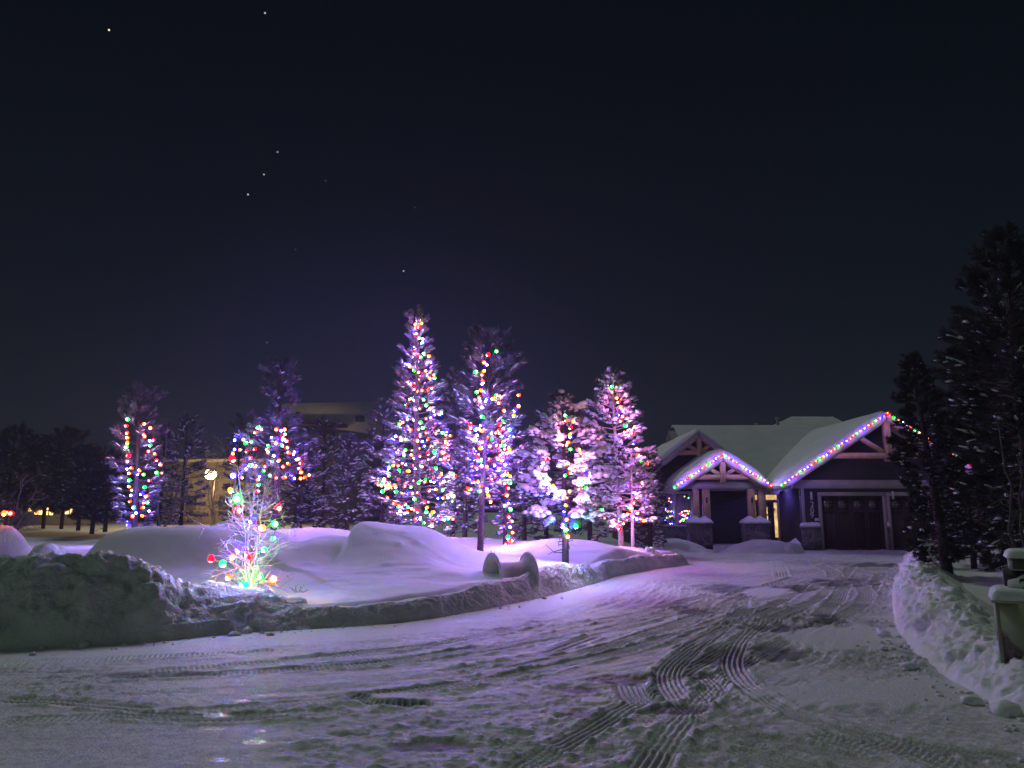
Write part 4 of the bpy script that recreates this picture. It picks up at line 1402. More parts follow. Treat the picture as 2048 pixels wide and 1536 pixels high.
# ------------------------------------------------------------------ the house
def gable_snow(xc, hw, ze, slope, y0, y1, th, over=.10, seed=0, back=None):
    """thick rounded snow lying on a gable roof, as a mesh with a lower face on the roof"""
    nx, ny = 49, 30
    u = np.linspace(-1, 1, nx)
    v = np.concatenate([np.linspace(0, .25, 12), np.linspace(.27, 1, ny - 12)])
    V_, U = np.meshgrid(v, u, indexing='ij')
    X, Y = xc + U * (hw + over), y0 + V_ * (y1 - y0)
    roof = ze + slope * (hw - np.abs(U) * (hw + over))
    edge = np.sqrt(np.clip(1 - np.abs(U) ** 6, 0, 1)) * (1 - (1 - np.clip((Y - y0 + .0) / .35, 0, 1)) ** 2) ** .5
    crown = 1 - .35 * np.exp(-(U / .12) ** 2)
    Z = roof + th * edge * crown * (1 + .16 * fbm(X * .8 + seed, Y * .5, 3)) + .02
    top = np.stack([X, Y, Z], -1).reshape(-1, 3)
    bot = np.stack([X, Y, np.minimum(roof + .012, Z - .004)], -1).reshape(-1, 3)
    n = len(top)
    F = [grid_faces(len(v), nx), grid_faces(len(v), nx)[:, ::-1] + n]
    rim = np.concatenate([np.arange(nx), np.arange(1, len(v)) * nx + nx - 1, (len(v) - 1) * nx + np.arange(nx - 2, -1, -1), np.arange(len(v) - 2, 0, -1) * nx])
    r2 = np.roll(rim, -1)
    F.append(np.stack([rim, rim + n, r2 + n, r2], -1))
    return np.concatenate([top, bot]), F


def gable_roof(mb, xc, hw, ze, slope, y0, y1, t=.16):
    zr = ze + slope * hw
    for s in (-1, 1):
        mb.prism([(xc + s * hw, ze), (xc, zr), (xc, zr - t), (xc + s * hw, ze - t)] if s < 0 else [(xc, zr), (xc + hw, ze), (xc + hw, ze - t), (xc, zr - t)], y0, y1)


def truss(mb, xc, zt, slope, ztie, hw_tie, y0, y1, w=.2, king=.24, braces=True):
    """king post truss: rafters, tie, king post, two struts; apex (xc, zt)"""
    mb.bar((xc - hw_tie, ztie), (xc + hw_tie, ztie), w, (y0 + .004, y1 - .004))
    for s in (-1, 1):
        mb.bar((xc + s * (hw_tie + .55), zt - slope * (hw_tie + .55) - .17), (xc + s * .03, zt - .17 - slope * .03), w * 1.05, (y0, y1))
        if braces:
            x = hw_tie * .50
            mb.bar((xc + s * .05, ztie + .06), (xc + s * x, zt - slope * x - .22), w * .72, (y0 + .012, y1 - .012))
    mb.box(xc - king / 2, xc + king / 2, y0 - .03, y1 + .01, ztie - .22, zt - .22)


house = thing('house', 'dark single storey house with timber trussed gables and thick snow on its roofs', 'house', (11.5, 32, .1))
HO = np.array((11.5, 32, .1))
house.matrix_world = Matrix.Translation(Vector(HO))


def hpart(mb, name, m, parent=None, smooth=False):
    mb.V = [v - HO for v in mb.V]
    return mb.build(name, m, parent or house, smooth)


YG, YR = 30.0, 29.4            # garage wall and its rake
A = at(1772, 828, YR); EL = at(1561, 972, YR)
GX, GZ = A[0], A[2]
GS = (A[2] - EL[2]) / (A[0] - EL[0])
GHW = A[0] - EL[0]
GE = EL[2]
ZB = .06
wx0, wx1 = at(1606, 1040, YG)[0], 2 * GX - at(1606, 1040, YG)[0]
d0, d1 = at(1646, 1060, YG)[0], at(1769, 1060, YG)[0]
dz = at(1700, 992, YG)[2]
e0, e1 = 2 * GX - d1, 2 * GX - d0
# garage walls with two door openings
mb = MB()
for a, b in ((wx0, d0), (d1, e0), (e1, wx1)):
    mb.box(a, b, YG, YG + .25, ZB - .2, dz)
mb.box(wx0, wx1, YG, YG + .25, dz, GE + .25)
mb.prism([(wx0, GE + .25), (wx1, GE + .25), (GX, GZ - .32)], YG, YG + .25)
mb.box(wx0, wx0 + .25, YG + .25, 39, ZB - .2, GE + .2)
mb.box(wx1 - .25, wx1, YG + .25, 39, ZB - .2, GE + .2)
hpart(mb, 'garage_wall', M_siding)
mb = MB(); gable_roof(mb, GX, GHW, GE, GS, YR, 40); hpart(mb, 'garage_roof', M_trim)
V, F = gable_snow(GX, GHW, GE, GS, YR + .05, 40, .24, 0, 1)
link_mesh('roof_snow', V - HO, F, M_snow, house, True)
mb = MB()
for s in (-1, 1):     # rake boards
    mb.bar((GX + s * (GHW - .0), GE - .13), (GX, GZ - .13), .20, (YR - .05, YR - .004))
hpart(mb, 'rake_board', M_trim)
zt = at(1772, 911, YR)[2]
mb = MB(); truss(mb, GX, GZ, GS, zt, 2.15, YR + .02, YR + .24, .21, .23); hpart(mb, 'gable_truss', M_timber)
mb = MB()
b0, b1 = at(1606, 963, YG)[2] - .0, at(1606, 977, YG)[2]
mb.box(wx0 - .35, wx1 + .35, YG - .09, YG - .004, min(b0, b1), max(b0, b1) + .06)
hpart(mb, 'belt_beam', M_trim)
mb = MB()
for x in (wx0 - .02, wx1 - .10):
    mb.box(x, x + .12, YG - .04, YG - .002, 1.05, min(b0, b1) - .002)
hpart(mb, 'corner_trim', M_trim)


def garage_door(x0, x1, snow_side=True):
    mb = MB()
    mb.box(x0 - .13, x0, YG - .05, YG - .003, ZB, dz); mb.box(x1, x1 + .13, YG - .05, YG - .003, ZB, dz)
    mb.box(x0 - .13, x1 + .13, YG - .053, YG - .003, dz, dz + .15)
    hpart(mb, 'door_frame', M_trim)
    mb = MB()
    Hd = dz - ZB
    mb.box(x0, x1, YG + .10, YG + .16, ZB, dz)
    n = 4
    w = (x1 - x0) / n
    for i in range(n):                      # stiles and rails of the carriage door
        xa = x0 + i * w
        mb.box(xa + .004, xa + .09, YG + .07, YG + .0985, ZB + .02, dz - .01); mb.box(xa + w - .09, xa + w - .004, YG + .07, YG + .0985, ZB + .02, dz - .01)
        for za, zb in ((ZB + .02, ZB + .16), (ZB + Hd * .70, ZB + Hd * .76), (dz - .1, dz - .01)):
            mb.box(xa + .0905, xa + w - .0905, YG + .07, YG + .0985, za, zb)
        for j in range(1, 4):
            xs = xa + .09 + j * (w - .18) / 4
            mb.box(xs - .006, xs + .006, YG + .09, YG + .0985, ZB + .1605, ZB + Hd * .70 - .0005)
    d = hpart(mb, 'garage_door', mat('door_stain', (.048, .017, .018), .45, var=((.034, .012, .013), 3, 6)))
    for i in range(n):
        mb = MB(); xa = x0 + i * w
        mb.box(xa + .092, xa + w - .092, YG + .082, YG + .0985, ZB + Hd * .765, dz - .105)
        g = hpart(mb, 'window', M_glass, d)
        mb = MB()
        for j in (1, 2):
            xs = xa + .09 + j * (w - .18) / 3
            mb.box(xs - .01, xs + .01, YG + .072, YG + .081, ZB + Hd * .765, dz - .105)
        zm = (ZB + Hd * .765 + dz - .105) / 2
        mb.box(xa + .092, xa + w - .092, YG + .0725, YG + .0805, zm - .01, zm + .01)
        hpart(mb, 'muntin', MATS['door_stain'], d)
    return d


garage_door(d0, d1)
garage_door(e0, e1)
for a, b in ((wx0 - .1, d0 - .14), (d1 + .14, e0 - .14), (e1 + .14, wx1 + .1)):
    mb = MB(); mb.box(a, b, YG - .16, YG - .004, ZB - .15, 1.03)
    w_ = hpart(mb, 'stone_wainscot', M_stone)
    mb = MB(); mb.box(a - .05, b + .02, YG - .21, YG - .0045, 1.03, 1.10); hpart(mb, 'ledge', M_concrete, w_)
    n, m = 24, 10
    u, v = np.linspace(0, 1, n), np.linspace(0, 1, m)
    VV, UU = np.meshgrid(v, u, indexing='ij')
    Zs = 1.10 + .13 * (np.clip(1 - (2 * UU - 1) ** 8, 0, 1) * np.clip(1 - (1 - VV) ** 3, 0, 1)) ** .6 * (1 + .3 * fbm(UU * 4 + a, VV, 2))
    o = link_mesh('ledge_snow', np.stack([a - .04 + UU * (b - a + .05), YG - .20 + VV * .20, Zs], -1).reshape(-1, 3) - HO, grid_faces(m, n), M_snow, w_, True)


def sconce(x, z, y):
    t = MB(); t.box(x - .035, x + .035, y - .06, y - .003, z - .15, z + .15)
    o = hpart(t, 'wall_sconce', M_white)
    t = MB(); t.box(x - .045, x + .045, y - .065, y - .002, z + .1505, z + .17); hpart(t, 'cap', M_metal, o)


q = at(1622, 992, YG); sconce(q[0], q[2], YG)
q = at(1785, 991, YG); sconce(q[0], q[2], YG)


def text_mesh(s, size, depth, name, m, parent, loc, rot=(math.pi / 2, 0, 0), off=0.0):
    cu = bpy.data.curves.new(name, 'FONT')
    cu.body = s; cu.size = size; cu.extrude = depth; cu.align_x = 'CENTER'; cu.align_y = 'CENTER'; cu.offset = off
    o = bpy.data.objects.new(name, cu)
    SC.collection.objects.link(o)
    dg = bpy.context.evaluated_depsgraph_get(); dg.update()
    me = bpy.data.meshes.new_from_object(o.evaluated_get(dg))
    bpy.data.objects.remove(o)
    n = bpy.data.objects.new(name, me)
    SC.collection.objects.link(n)
    me.materials.clear(); me.materials.append(m)
    n.location = loc; n.rotation_euler = rot
    n.parent = parent
    return n


M_num = mat('brushed_numbers', (.62, .60, .60), .45)
for ch, py in (('2', 1009), ('0', 1021), ('9', 1031)):
    q = at(1624, py, YG)
    text_mesh(ch, .31, .012, 'house_number', M_num, house, tuple(np.array((q[0], YG - .016, q[2])) - HO))
q = at(1633, 1039, YG)
mb = MB(); mb.box(q[0] - .07, q[0] + .07, YG - .06, YG - .003, q[2] - .055, q[2] + .055); hpart(mb, 'outlet_cover', M_white)

# left wing: entry wall, left gable, window
YW = 32.6
lx0 = at(1268, 1000, YW)[0]
mb = MB()
WX0, WX1 = at(1318, 1000, YW)[0], at(1382, 1000, YW)[0]
WZ0, WZ1 = at(1350, 1050, YW)[2], at(1350, 987, YW)[2]
LZ = at(1400, 862, 31.9)[2]; LX = at(1398, 862, 31.9)[0]
LS = .78
LHW = (LZ - 2.75) / LS
xe = at(1604, 1000, YW)[0]
DX0, DX1 = at(1497, 1000, YW)[0], at(1559, 1000, YW)[0]
DZ1 = at(1530, 986, YW)[2]
mb.box(lx0, WX0, YW, YW + .25, -.1, 2.85); mb.box(WX0, WX1, YW, YW + .25, -.1, WZ0); mb.box(WX0, WX1, YW, YW + .25, WZ1, 2.85)
mb.box(WX1, DX0, YW, YW + .25, -.1, 2.85); mb.box(DX0, DX1, YW, YW + .25, DZ1, 2.85); mb.box(DX1, xe + .3, YW, YW + .25, -.1, 2.85)
mb.prism([(LX - LHW + .4, 2.85), (LX + LHW - .4, 2.85), (LX, LZ - .35)], YW, YW + .25)
mb.box(lx0, lx0 + .25, YW + .25, 40, -.1, 2.85)
hpart(mb, 'entry_wall', M_siding)
mb = MB(); mb.box(lx0 - .06, WX1 + .6, YW - .14, YW - .004, -.1, 1.02); hpart(mb, 'stone_wainscot', M_stone)
# window
mb = MB(); fw = .09
mb.box(WX0 - fw, WX0, YW - .05, YW + .12, WZ0 - fw, WZ1 + fw); mb.box(WX1, WX1 + fw, YW - .05, YW + .12, WZ0 - fw, WZ1 + fw)
mb.box(WX0, WX1, YW - .05, YW + .12, WZ1, WZ1 + fw); mb.box(WX0, WX1, YW - .05, YW + .12, WZ0 - fw, WZ0)
xm = (WX0 + WX1) / 2
mb.box(xm - .05, xm + .05, YW - .04, YW + .115, WZ0 + .002, WZ1 - .002)
wf = hpart(mb, 'window', M_white)
mb = MB(); mb.box(WX0, xm - .05, YW + .04, YW + .06, WZ0, WZ1); mb.box(xm + .05, WX1, YW + .04, YW + .06, WZ0, WZ1); hpart(mb, 'pane', M_clear, wf)
mb = MB(); mb.box(WX0 - .16, WX1 + .16, YW - .12, YW - .052, WZ0 - .17, WZ0 - fw - .002); hpart(mb, 'sill', M_trim, wf)
# the room behind the window, with its own little string of bulbs
mb = MB(); mb.box(WX0 - .5, WX1 + .5, YW + 1.7, YW + 1.8, .3, 2.7); mb.box(WX0 - .6, WX0 - .5, YW + .3, YW + 1.8, .3, 2.7); mb.box(WX1 + .5, WX1 + .6, YW + .3, YW + 1.8, .3, 2.7)
mb.box(WX0 - .6, WX1 + .6, YW + .3, YW + 1.8, .2, .3); mb.box(WX0 - .6, WX1 + .6, YW + .3, YW + 1.8, 2.7, 2.8)
hpart(mb, 'room', mat('room_wall', (.22, .17, .24), .8))
light_string('cluster of coloured bulbs glowing inside the big window of the house',
             [px_path([(1326, 1010), (1332, 1015), (1330, 1022), (1345, 1024), (1352, 1028), (1336, 1034), (1328, 1038), (1334, 1042), (1342, 1038), (1350, 1042), (1340, 1047), (1352, 1050)], YW + .7, .2, 31),
              px_path([(1358, 1028), (1368, 1023), (1378, 1022), (1380, 1026), (1364, 1030), (1372, 1034), (1362, 1040), (1376, 1036), (1358, 1044), (1366, 1042)], YW + .7, .2, 32),
              px_path([(1338, 996), (1336, 1001), (1342, 1004)], YW + .8, .1, 33), px_path([(1368, 994), (1376, 995)], YW + .8, .1, 34)],
             .026, .085, BULBS_HOUSE, None, 33, .03, watt=.5, every=4)
# left gable roof, truss
YL = 31.9
mb = MB(); gable_roof(mb, LX, LHW + .3, 2.75 - .3 * LS, LS, YL, 40); hpart(mb, 'left_roof', M_trim)
V, F = gable_snow(LX, LHW + .3, 2.75 - .3 * LS, LS, YL + .15, 40, .22, 0, 4); link_mesh('roof_snow', V - HO, F, M_snow, house, True)
mb = MB()
for s in (-1, 1):
    mb.bar((LX + s * (LHW + .3), 2.75 - .3 * LS - .12), (LX, LZ - .12), .2, (YL - .05, YL - .004))
hpart(mb, 'rake_board', M_trim)
mb = MB(); truss(mb, LX, LZ, LS, at(1398, 905, YL)[2], .98, YL + .02, YL + .22, .2, .2); hpart(mb, 'gable_truss', M_timber)
# main roof slope toward the viewer, up to its ridge, and the hip behind it
mb = MB()
YE = 31.9
ex0, ex1 = LX, GX
ZE = at(1575, 975, YE)[2]
YRg, ZRg = 37.2, at(1570, 862, 37.2)[2]
V = [(ex0, YE, ZE), (ex1, YE, ZE), (ex1 + .5, YRg, ZRg), (ex0 - .2, YRg, ZRg), (ex0, YE, ZE - .15), (ex1, YE, ZE - .15), (ex1 + .5, YRg, ZRg - .15), (ex0 - .2, YRg, ZRg - .15)]
mb.add(V, [(0, 1, 2, 3), (7, 6, 5, 4), (0, 4, 5, 1)])
mb.add([(ex0 - .2, YRg, ZRg), (ex1 + .5, YRg, ZRg), (ex1 + .5, 43, 2.4), (ex0 - .2, 43, 2.4)], [(0, 1, 2, 3)])
hpart(mb, 'main_roof', M_trim)
n, m = 70, 46
v, u = np.linspace(0, 1, m), np.linspace(0, 1, n)
VV, UU = np.meshgrid(v, u, indexing='ij')
X = ex0 + UU * (ex1 + .3 - ex0); Y = YE + VV * (YRg + .4 - YE)
Z = ZE + (ZRg - ZE) * np.minimum(VV * (YRg + .4 - YE) / (YRg - YE), 1.0) + .02 + .30 * np.sqrt(np.clip(1 - (1 - np.clip(VV / .05, 0, 1)) ** 2, 0, 1)) * (1 + .14 * fbm(X * .5, Y * .5, 3)) - .10 * sst(.9, 1, VV)
link_mesh('roof_snow', np.stack([X, Y, Z], -1).reshape(-1, 3) - HO, grid_faces(m, n), M_snow, house, True)
# hip behind: rises over the ridge
hl, hr = at(1495, 862, 38.0), at(1735, 862, 38.0)
t0, t1 = at(1578, 832, 41.0), at(1672, 836, 41.0)
n, m = 60, 30
VV, UU = np.meshgrid(np.linspace(0, 1, m), np.linspace(0, 1, n), indexing='ij')
x0r = hl[0] + (t0[0] - hl[0]) * VV; x1r = hr[0] + (t1[0] - hr[0]) * VV
X = x0r + (x1r - x0r) * UU
side = np.minimum(1, np.minimum(UU, 1 - UU) * 14)
Z = hl[2] - .3 + (t0[2] - hl[2] + .3) * VV ** .8 + .06 * fbm(X * .8, VV * 3, 3) - .5 * (1 - side) ** 2
Y = 38.0 + 3 * VV
link_mesh('hip_snow', np.stack([X, Y, Z], -1).reshape(-1, 3) - HO, grid_faces(m, n), M_snow, house, True)
for px, py, hgt in ((1555, 838, .35), (1513, 850, .28)):
    q = at(px, py, 38.4)
    mb = MB(); mb.tube([(q[0], 38.4, q[2] - hgt - .6), (q[0], 38.4, q[2])], .07, 10); mb.tube([(q[0], 38.4, q[2]), (q[0], 38.4, q[2] + .08)], .12, 10)
    hpart(mb, 'vent_pipe', M_metal)
# gutter between the porch and the garage
gl, gr2 = at(1540, 974, YE), at(1607, 974, YE)
mb = MB(); mb.box(gl[0] - .2, gr2[0] + .1, YE - .14, YE - .003, ZE - .15, ZE - .03); hpart(mb, 'gutter', M_trim)
# front door: frame, glazed door, sidelight, transom
zdo = at(1530, 1001, YW)[2]
mb = MB()
fl = .10
mb.box(DX0, DX0 + fl, YW - .03, YW + .2, .1, DZ1); mb.box(DX1 - fl, DX1, YW - .03, YW + .2, .1, DZ1)
mb.box(DX0 + fl, DX1 - fl, YW - .03, YW + .2, DZ1 - .08, DZ1); mb.box(DX0 + fl, DX1 - fl, YW - .03, YW + .2, zdo - .06, zdo + .03)
xsl0, xsl1 = at(1554, 1030, YW)[0], at(1557, 1030, YW)[0]
df = hpart(mb, 'door_frame', M_trim)
dlx0, dlx1 = DX0 + fl + .30, DX1 - fl - .26
mb = MB(); mb.box(DX0 + fl, DX1 - fl, YW + .06, YW + .08, zdo + .03, DZ1 - .08); hpart(mb, 'transom', M_lit, df)
mb = MB()
mb.box(DX0 + fl + .04, dlx0 - .10, YW + .05, YW + .07, .55, zdo - .09)
hpart(mb, 'sidelight', M_lit, df)
mb = MB()
mb.box(dlx1 + .10, DX1 - fl - .02, YW + .05, YW + .07, .55, zdo - .09)
hpart(mb, 'sidelight', M_lit, df)
mb = MB()
M_dw = mat('dark_door', (.03, .02, .018), .4)
dw = dlx1 - dlx0
mb.box(dlx0 - .10, dlx0 + .16, YW + .02, YW + .09, .1, zdo - .06); mb.box(dlx1 - .16, dlx1 + .10, YW + .02, YW + .09, .1, zdo - .06)
mb.box(dlx0 + .16, dlx1 - .16, YW + .02, YW + .09, zdo - .24, zdo - .06); mb.box(dlx0 + .16, dlx1 - .16, YW + .02, YW + .09, .1, .72)
dd = hpart(mb, 'front_door', M_dw)
mb = MB(); mb.box(dlx0 + .16, dlx1 - .16, YW + .045, YW + .065, .72, zdo - .24); hpart(mb, 'door_glass', M_lit, dd)
mb = MB(); mb.tube([(dlx1 - .08, YW - .03, 1.05), (dlx1 - .08, YW - .03, 1.35)], .015, 6); hpart(mb, 'handle', M_metal, dd)
# wreath, a thing of its own on the door glass
q = at(1537, 1021, YW - .05)
wr = thing('wreath', 'round dark green wreath on the lit front door glass', 'wreath', (q[0], YW - .04, q[2]))
R_ = np.random.RandomState(6); mb = MB()
for i in range(420):
    a = R_.rand() * 6.28
    p = np.array((math.cos(a) * .19, R_.uniform(-.04, .04), math.sin(a) * .19)) + R_.randn(3) * .025
    d = R_.randn(3) * .06 + np.array((math.cos(a), 0, math.sin(a))) * R_.uniform(-.03, .06)
    w = R_.randn(3) * .010
    mb.add([p - w, p + w, p + d], None, [(0, 1, 2)])
mb.build('sprigs', M_needle_dark, wr)
mb = MB(); mb.box(-.05, .05, -.07, -.05, .10, .16); mb.bar((-.02, .1), (-.06, -.02), .03, (-.068, -.052)); mb.bar((.02, .1), (.06, -.02), .03, (-.066, -.054))
mb.build('bow', mat('red_ribbon', (.2, .02, .02), .5), wr)

# porch
YP = 30.3
PA, PL, PR_ = at(1441, 910, YP), at(1348, 976, YP), at(1548, 976, YP)
PX = (PL[0] + PR_[0]) / 2
PHW = (PR_[0] - PL[0]) / 2
PE = PL[2]
PS = (PA[2] - PE) / PHW
mb = MB(); gable_roof(mb, PX, PHW, PE, PS, YP, 35); hpart(mb, 'porch_roof', M_trim)
V, F = gable_snow(PX, PHW, PE, PS, YP + .08, 35, .42, -.06, 7); link_mesh('roof_snow', V - HO, F, M_snow, house, True)
mb = MB()
for s in (-1, 1):
    mb.bar((PX + s * PHW, PE - .12), (PX, PE + PS * PHW - .12), .18, (YP - .05, YP - .004))
hpart(mb, 'rake_board', M_trim)
mb = MB(); truss(mb, PX, PE + PS * PHW, PS, at(1441, 954, YP)[2], 1.02, YP + .02, YP + .22, .19, .2); hpart(mb, 'gable_truss', M_timber)
pb0, pb1 = at(1441, 977, YP)[2], at(1441, 963, YP)[2]
mb = MB(); mb.box(PX - PHW + .45, PX + PHW - .25, YP + .3, YP + .55, pb0, pb1); hpart(mb, 'porch_beam', M_trim)
piers = ((at(1382, 1060, YP)[0], at(1426, 1060, YP)[0]), (at(1493, 1060, YP)[0], at(1541, 1060, YP)[0]))
zp = at(1400, 1047, YP)[2]
posts = ((1388, 1399, 1407, 1421), (1498, 1511, 1519, 1533))
for (a, b), (p0, p1, p2, p3) in zip(piers, posts):
    mb = MB(); mb.box(a, b, YP + .1, YP + .75, -.05, zp); pr = hpart(mb, 'stone_pier', M_stone)
    mb = MB(); mb.box(a - .05, b + .05, YP + .05, YP + .8, zp, zp + .06); hpart(mb, 'pier_cap', M_concrete, pr)
    n, m = 26, 16
    VV, UU = np.meshgrid(np.linspace(0, 1, m), np.linspace(0, 1, n), indexing='ij')
    xx = a - .04 + UU * (b - a + .08)
    cs = [(at((q0 + q1) / 2, 1030, YP)[0]) for q0, q1 in ((p0, p1), (p2, p3))]
    hh = .12 * (np.clip(1 - (2 * UU - 1) ** 6, 0, 1) * np.clip(1 - (2 * VV - 1) ** 6, 0, 1)) ** .5 + sum(.13 * np.exp(-((xx - c) / .13) ** 2) for c in cs) * np.clip(1 - (2 * VV - 1) ** 2, 0, 1)
    link_mesh('pier_snow', np.stack([xx, YP + .06 + VV * .73, zp + .06 + hh], -1).reshape(-1, 3) - HO, grid_faces(m, n), M_snow, pr, True)
    for q0, q1 in ((p0, p1), (p2, p3)):
        xa, xb = at(q0, 1015, YP + .3)[0], at(q1, 1015, YP + .3)[0]
        mb = MB(); mb.box(xa, xb, YP + .31, YP + .54, zp + .061, pb0 - .002); po = hpart(mb, 'post', M_timber)
        if q0 in (1407, 1498):
            mb = MB(); xc_ = (xa + xb) / 2; mb.box(xc_ - .03, xc_ + .03, YP + .27, YP + .309, 1.98, 2.2); hpart(mb, 'post_lamp', M_black, po)
# porch side post at the wall and floor slab
mb = MB(); mb.box(PX - PHW + .4, PX + PHW - .2, YP + .1, YW - .002, -.1, .30); hpart(mb, 'porch_floor', M_concrete)
mb = MB(); mb.box(PX - PHW + .5, PX + PHW - .3, YP + .6, YW - .002, pb1 - .02, pb1 + .02); hpart(mb, 'porch_ceiling', mat('soffit', (.12, .09, .075), .7))
mb = MB(); q = at(1470, 983, YP + 1.2)
mb.add(ICO2_V * .05 + np.array((q[0], YP + 1.2, pb1 - .09)), None, ICO2_F); hpart(mb, 'porch_lamp', mat('dim_lamp', (.5, .3, .3), .5, emit=((1, .45, .42), 1.0)), None, True)

# house strings
GH = 'strings of coloured bulbs along the roof edges'
HSEQ = ['green', 'yellow', 'blue', 'orange', 'red']


def rake(x0, z0, x1, z1, y):
    return np.array([(x0, y, z0), (x1, y, z1)])


light_string('coloured bulbs along both slopes of the wide garage gable', [rake(GX - GHW, GE + .03, GX, GZ + .03, YR - .09), rake(GX + .1, GZ - .04, GX + GHW, GE + .03, YR - .09)],
             .036, .175, BULBS_HOUSE, GH, 20, .008, cols=HSEQ, watt=1.15, every=4, off=.25)
zt_ = PE + PS * PHW + .03
light_string('coloured bulbs along both slopes of the small porch gable', [rake(PX - PHW, PE + .03, PX, zt_, YP - .09), rake(PX + .1, zt_ - .07, PX + PHW, PE + .03, YP - .09)],
             .036, .15, BULBS_HOUSE, GH, 21, .008, cols=HSEQ, watt=1.7, every=4, off=.25)
light_string('short bright row of bulbs on the gutter between porch and garage gables', [np.array([(at(1550, 972, YE - .2)[0], YE - .2, ZE + .02), (at(1574, 972, YE - .2)[0], YE - .2, ZE + .02)]),
             np.array([(at(1575, 974, YE - .2)[0], YE - .2, ZE - .06), (at(1594, 976, YE - .2)[0], YE - .2, ZE - .08)])],
             .040, .10, BULBS_HOUSE, GH, 22, .008, cols=['yellow', 'blue', 'green', 'yellow', 'red'], watt=5, every=3)

# ------------------------------------------------------------------ buildings behind
M_panel = mat('pale_cladding', (.34, .35, .39), .7, var=((.29, .30, .33), .6))
M_brick = mat('tan_masonry', (.36, .325, .27), .85, var=((.28, .25, .21), 5, 8))
sch = thing('flat_roofed_building', 'big flat roofed building with a tall pale upper block, behind the frosted pines', 'building', (-18, 62, .7))
SO = np.array((-18, 62, .7)); 
sch.matrix_world = Matrix.Translation(Vector(SO))


def spart(mb, name, m, parent=None):
    mb.V = [v - SO for v in mb.V]
    return mb.build(name, m, parent or sch)


p = lambda px, py, Y: at(px, py, Y)
x0, x1 = p(560, 850, 64)[0], p(742, 850, 64)[0]
zt0, zt1 = p(560, 808, 64)[2], p(742, 803, 64)[2]
zl = p(742, 868, 64)[2]
mb = MB()
mb.add([(x0, 64, .3), (x1, 64, .3), (x1, 64, zl), (x0, 64, zl), (x0, 80, .3), (x1, 80, .3), (x1, 80, zl), (x0, 80, zl)], [(0, 1, 2, 3), (1, 5, 6, 2), (5, 4, 7, 6), (4, 0, 3, 7)])
spart(mb, 'wall', mat('dark_cladding', (.085, .085, .095), .75, var=((.07, .07, .08), .7)))
mb = MB()
zm = p(742, 838, 64)[2]
mb.add([(x0, 63.9, zm), (x1 + .1, 63.9, zl), (x1 + .1, 63.9, zt1), (x0, 63.9, zt0), (x0, 80, zm), (x1 + .1, 80, zl), (x1 + .1, 80, zt1), (x0, 80, zt0)],
       [(0, 1, 2, 3), (1, 5, 6, 2), (5, 4, 7, 6), (4, 0, 3, 7), (3, 2, 6, 7), (0, 4, 5, 1)])
spart(mb, 'upper_block', M_panel)
mb = MB(); mb.box(x0, p(690, 850, 63)[0], 62.2, 63.89, zm - .8, zm - .55); spart(mb, 'canopy_edge', M_black)
mb = MB(); q = p(721, 837, 63.9); mb.box(q[0] - .35, q[0] + .35, 63.5, 63.895, q[2] - .3, q[2] + .2); spart(mb, 'wall_vent', M_black)
# low lamp-lit wing
wx0_, wx1_ = p(322, 930, 60)[0], p(565, 930, 60)[0]
zr = p(400, 918, 60)[2]
mb = MB(); mb.box(wx0_, wx1_, 60, 70, .2, zr - .22); spart(mb, 'low_wing', M_brick)
mb = MB(); mb.box(wx0_ - .3, wx1_, 59.75, 70.2, zr - .22, zr); spart(mb, 'roof_edge', mat('snowy_coping', (.62, .55, .45), .7))
mb = MB()
for i in range(7):
    xx = wx0_ + 1.2 + i * (wx1_ - wx0_ - 2) / 7
    mb.box(xx, xx + .12, 59.88, 59.995, .7, zr - .4)
spart(mb, 'pilaster', M_brick)
for i in range(3):
    xx = wx0_ + 2.2 + i * 2.6
    mb = MB(); mb.box(xx, xx + 1.0, 59.9, 59.997, 1.7, 3.0); f_ = spart(mb, 'window', M_trim)
    mb = MB(); mb.box(xx + .08, xx + .92, 59.86, 59.899, 1.78, 2.92); spart(mb, 'pane', M_glass, f_)
# link block between pine and frame left: darker storeys
dk = thing('dark_building', 'unlit two storey building showing between the dark pines and the leftmost lit pine', 'building', (p(232, 1000, 66)[0], 66, .8))
DO = np.array(dk.location)
xa, xb = p(196, 950, 66)[0], p(330, 950, 66)[0]; zz = p(230, 938, 66)[2]
mb = MB(); mb.box(xa, xb, 66, 76, .2, zz); mb.V = [v - DO for v in mb.V]; mb.build('wall', mat('dark_cladding', (.085, .085, .095), .75), dk)
mb = MB(); mb.box(xa - .2, xb + .2, 65.7, 76.2, zz + .002, zz + .25); mb.V = [v - DO for v in mb.V]; mb.build('roof_edge', M_panel, dk)
for i in range(4):
    for k in range(2):
        q = xa + 1.0 + i * 1.5
        mb = MB(); mb.box(q, q + .8, 65.93, 65.997, 1.6 + k * 2.2, 2.7 + k * 2.2); mb.V = [v - DO for v in mb.V]; mb.build('window', M_glass, dk)
# house with lit windows
lh = thing('far_house', 'low house with a row of warm lit windows behind the dark pines at the left', 'house', (p(100, 1030, 58)[0], 58, .6))
LO = np.array(lh.location)


def lpart(mb, name, m, parent=None):
    mb.V = [v - LO for v in mb.V]
    return mb.build(name, m, parent or lh)


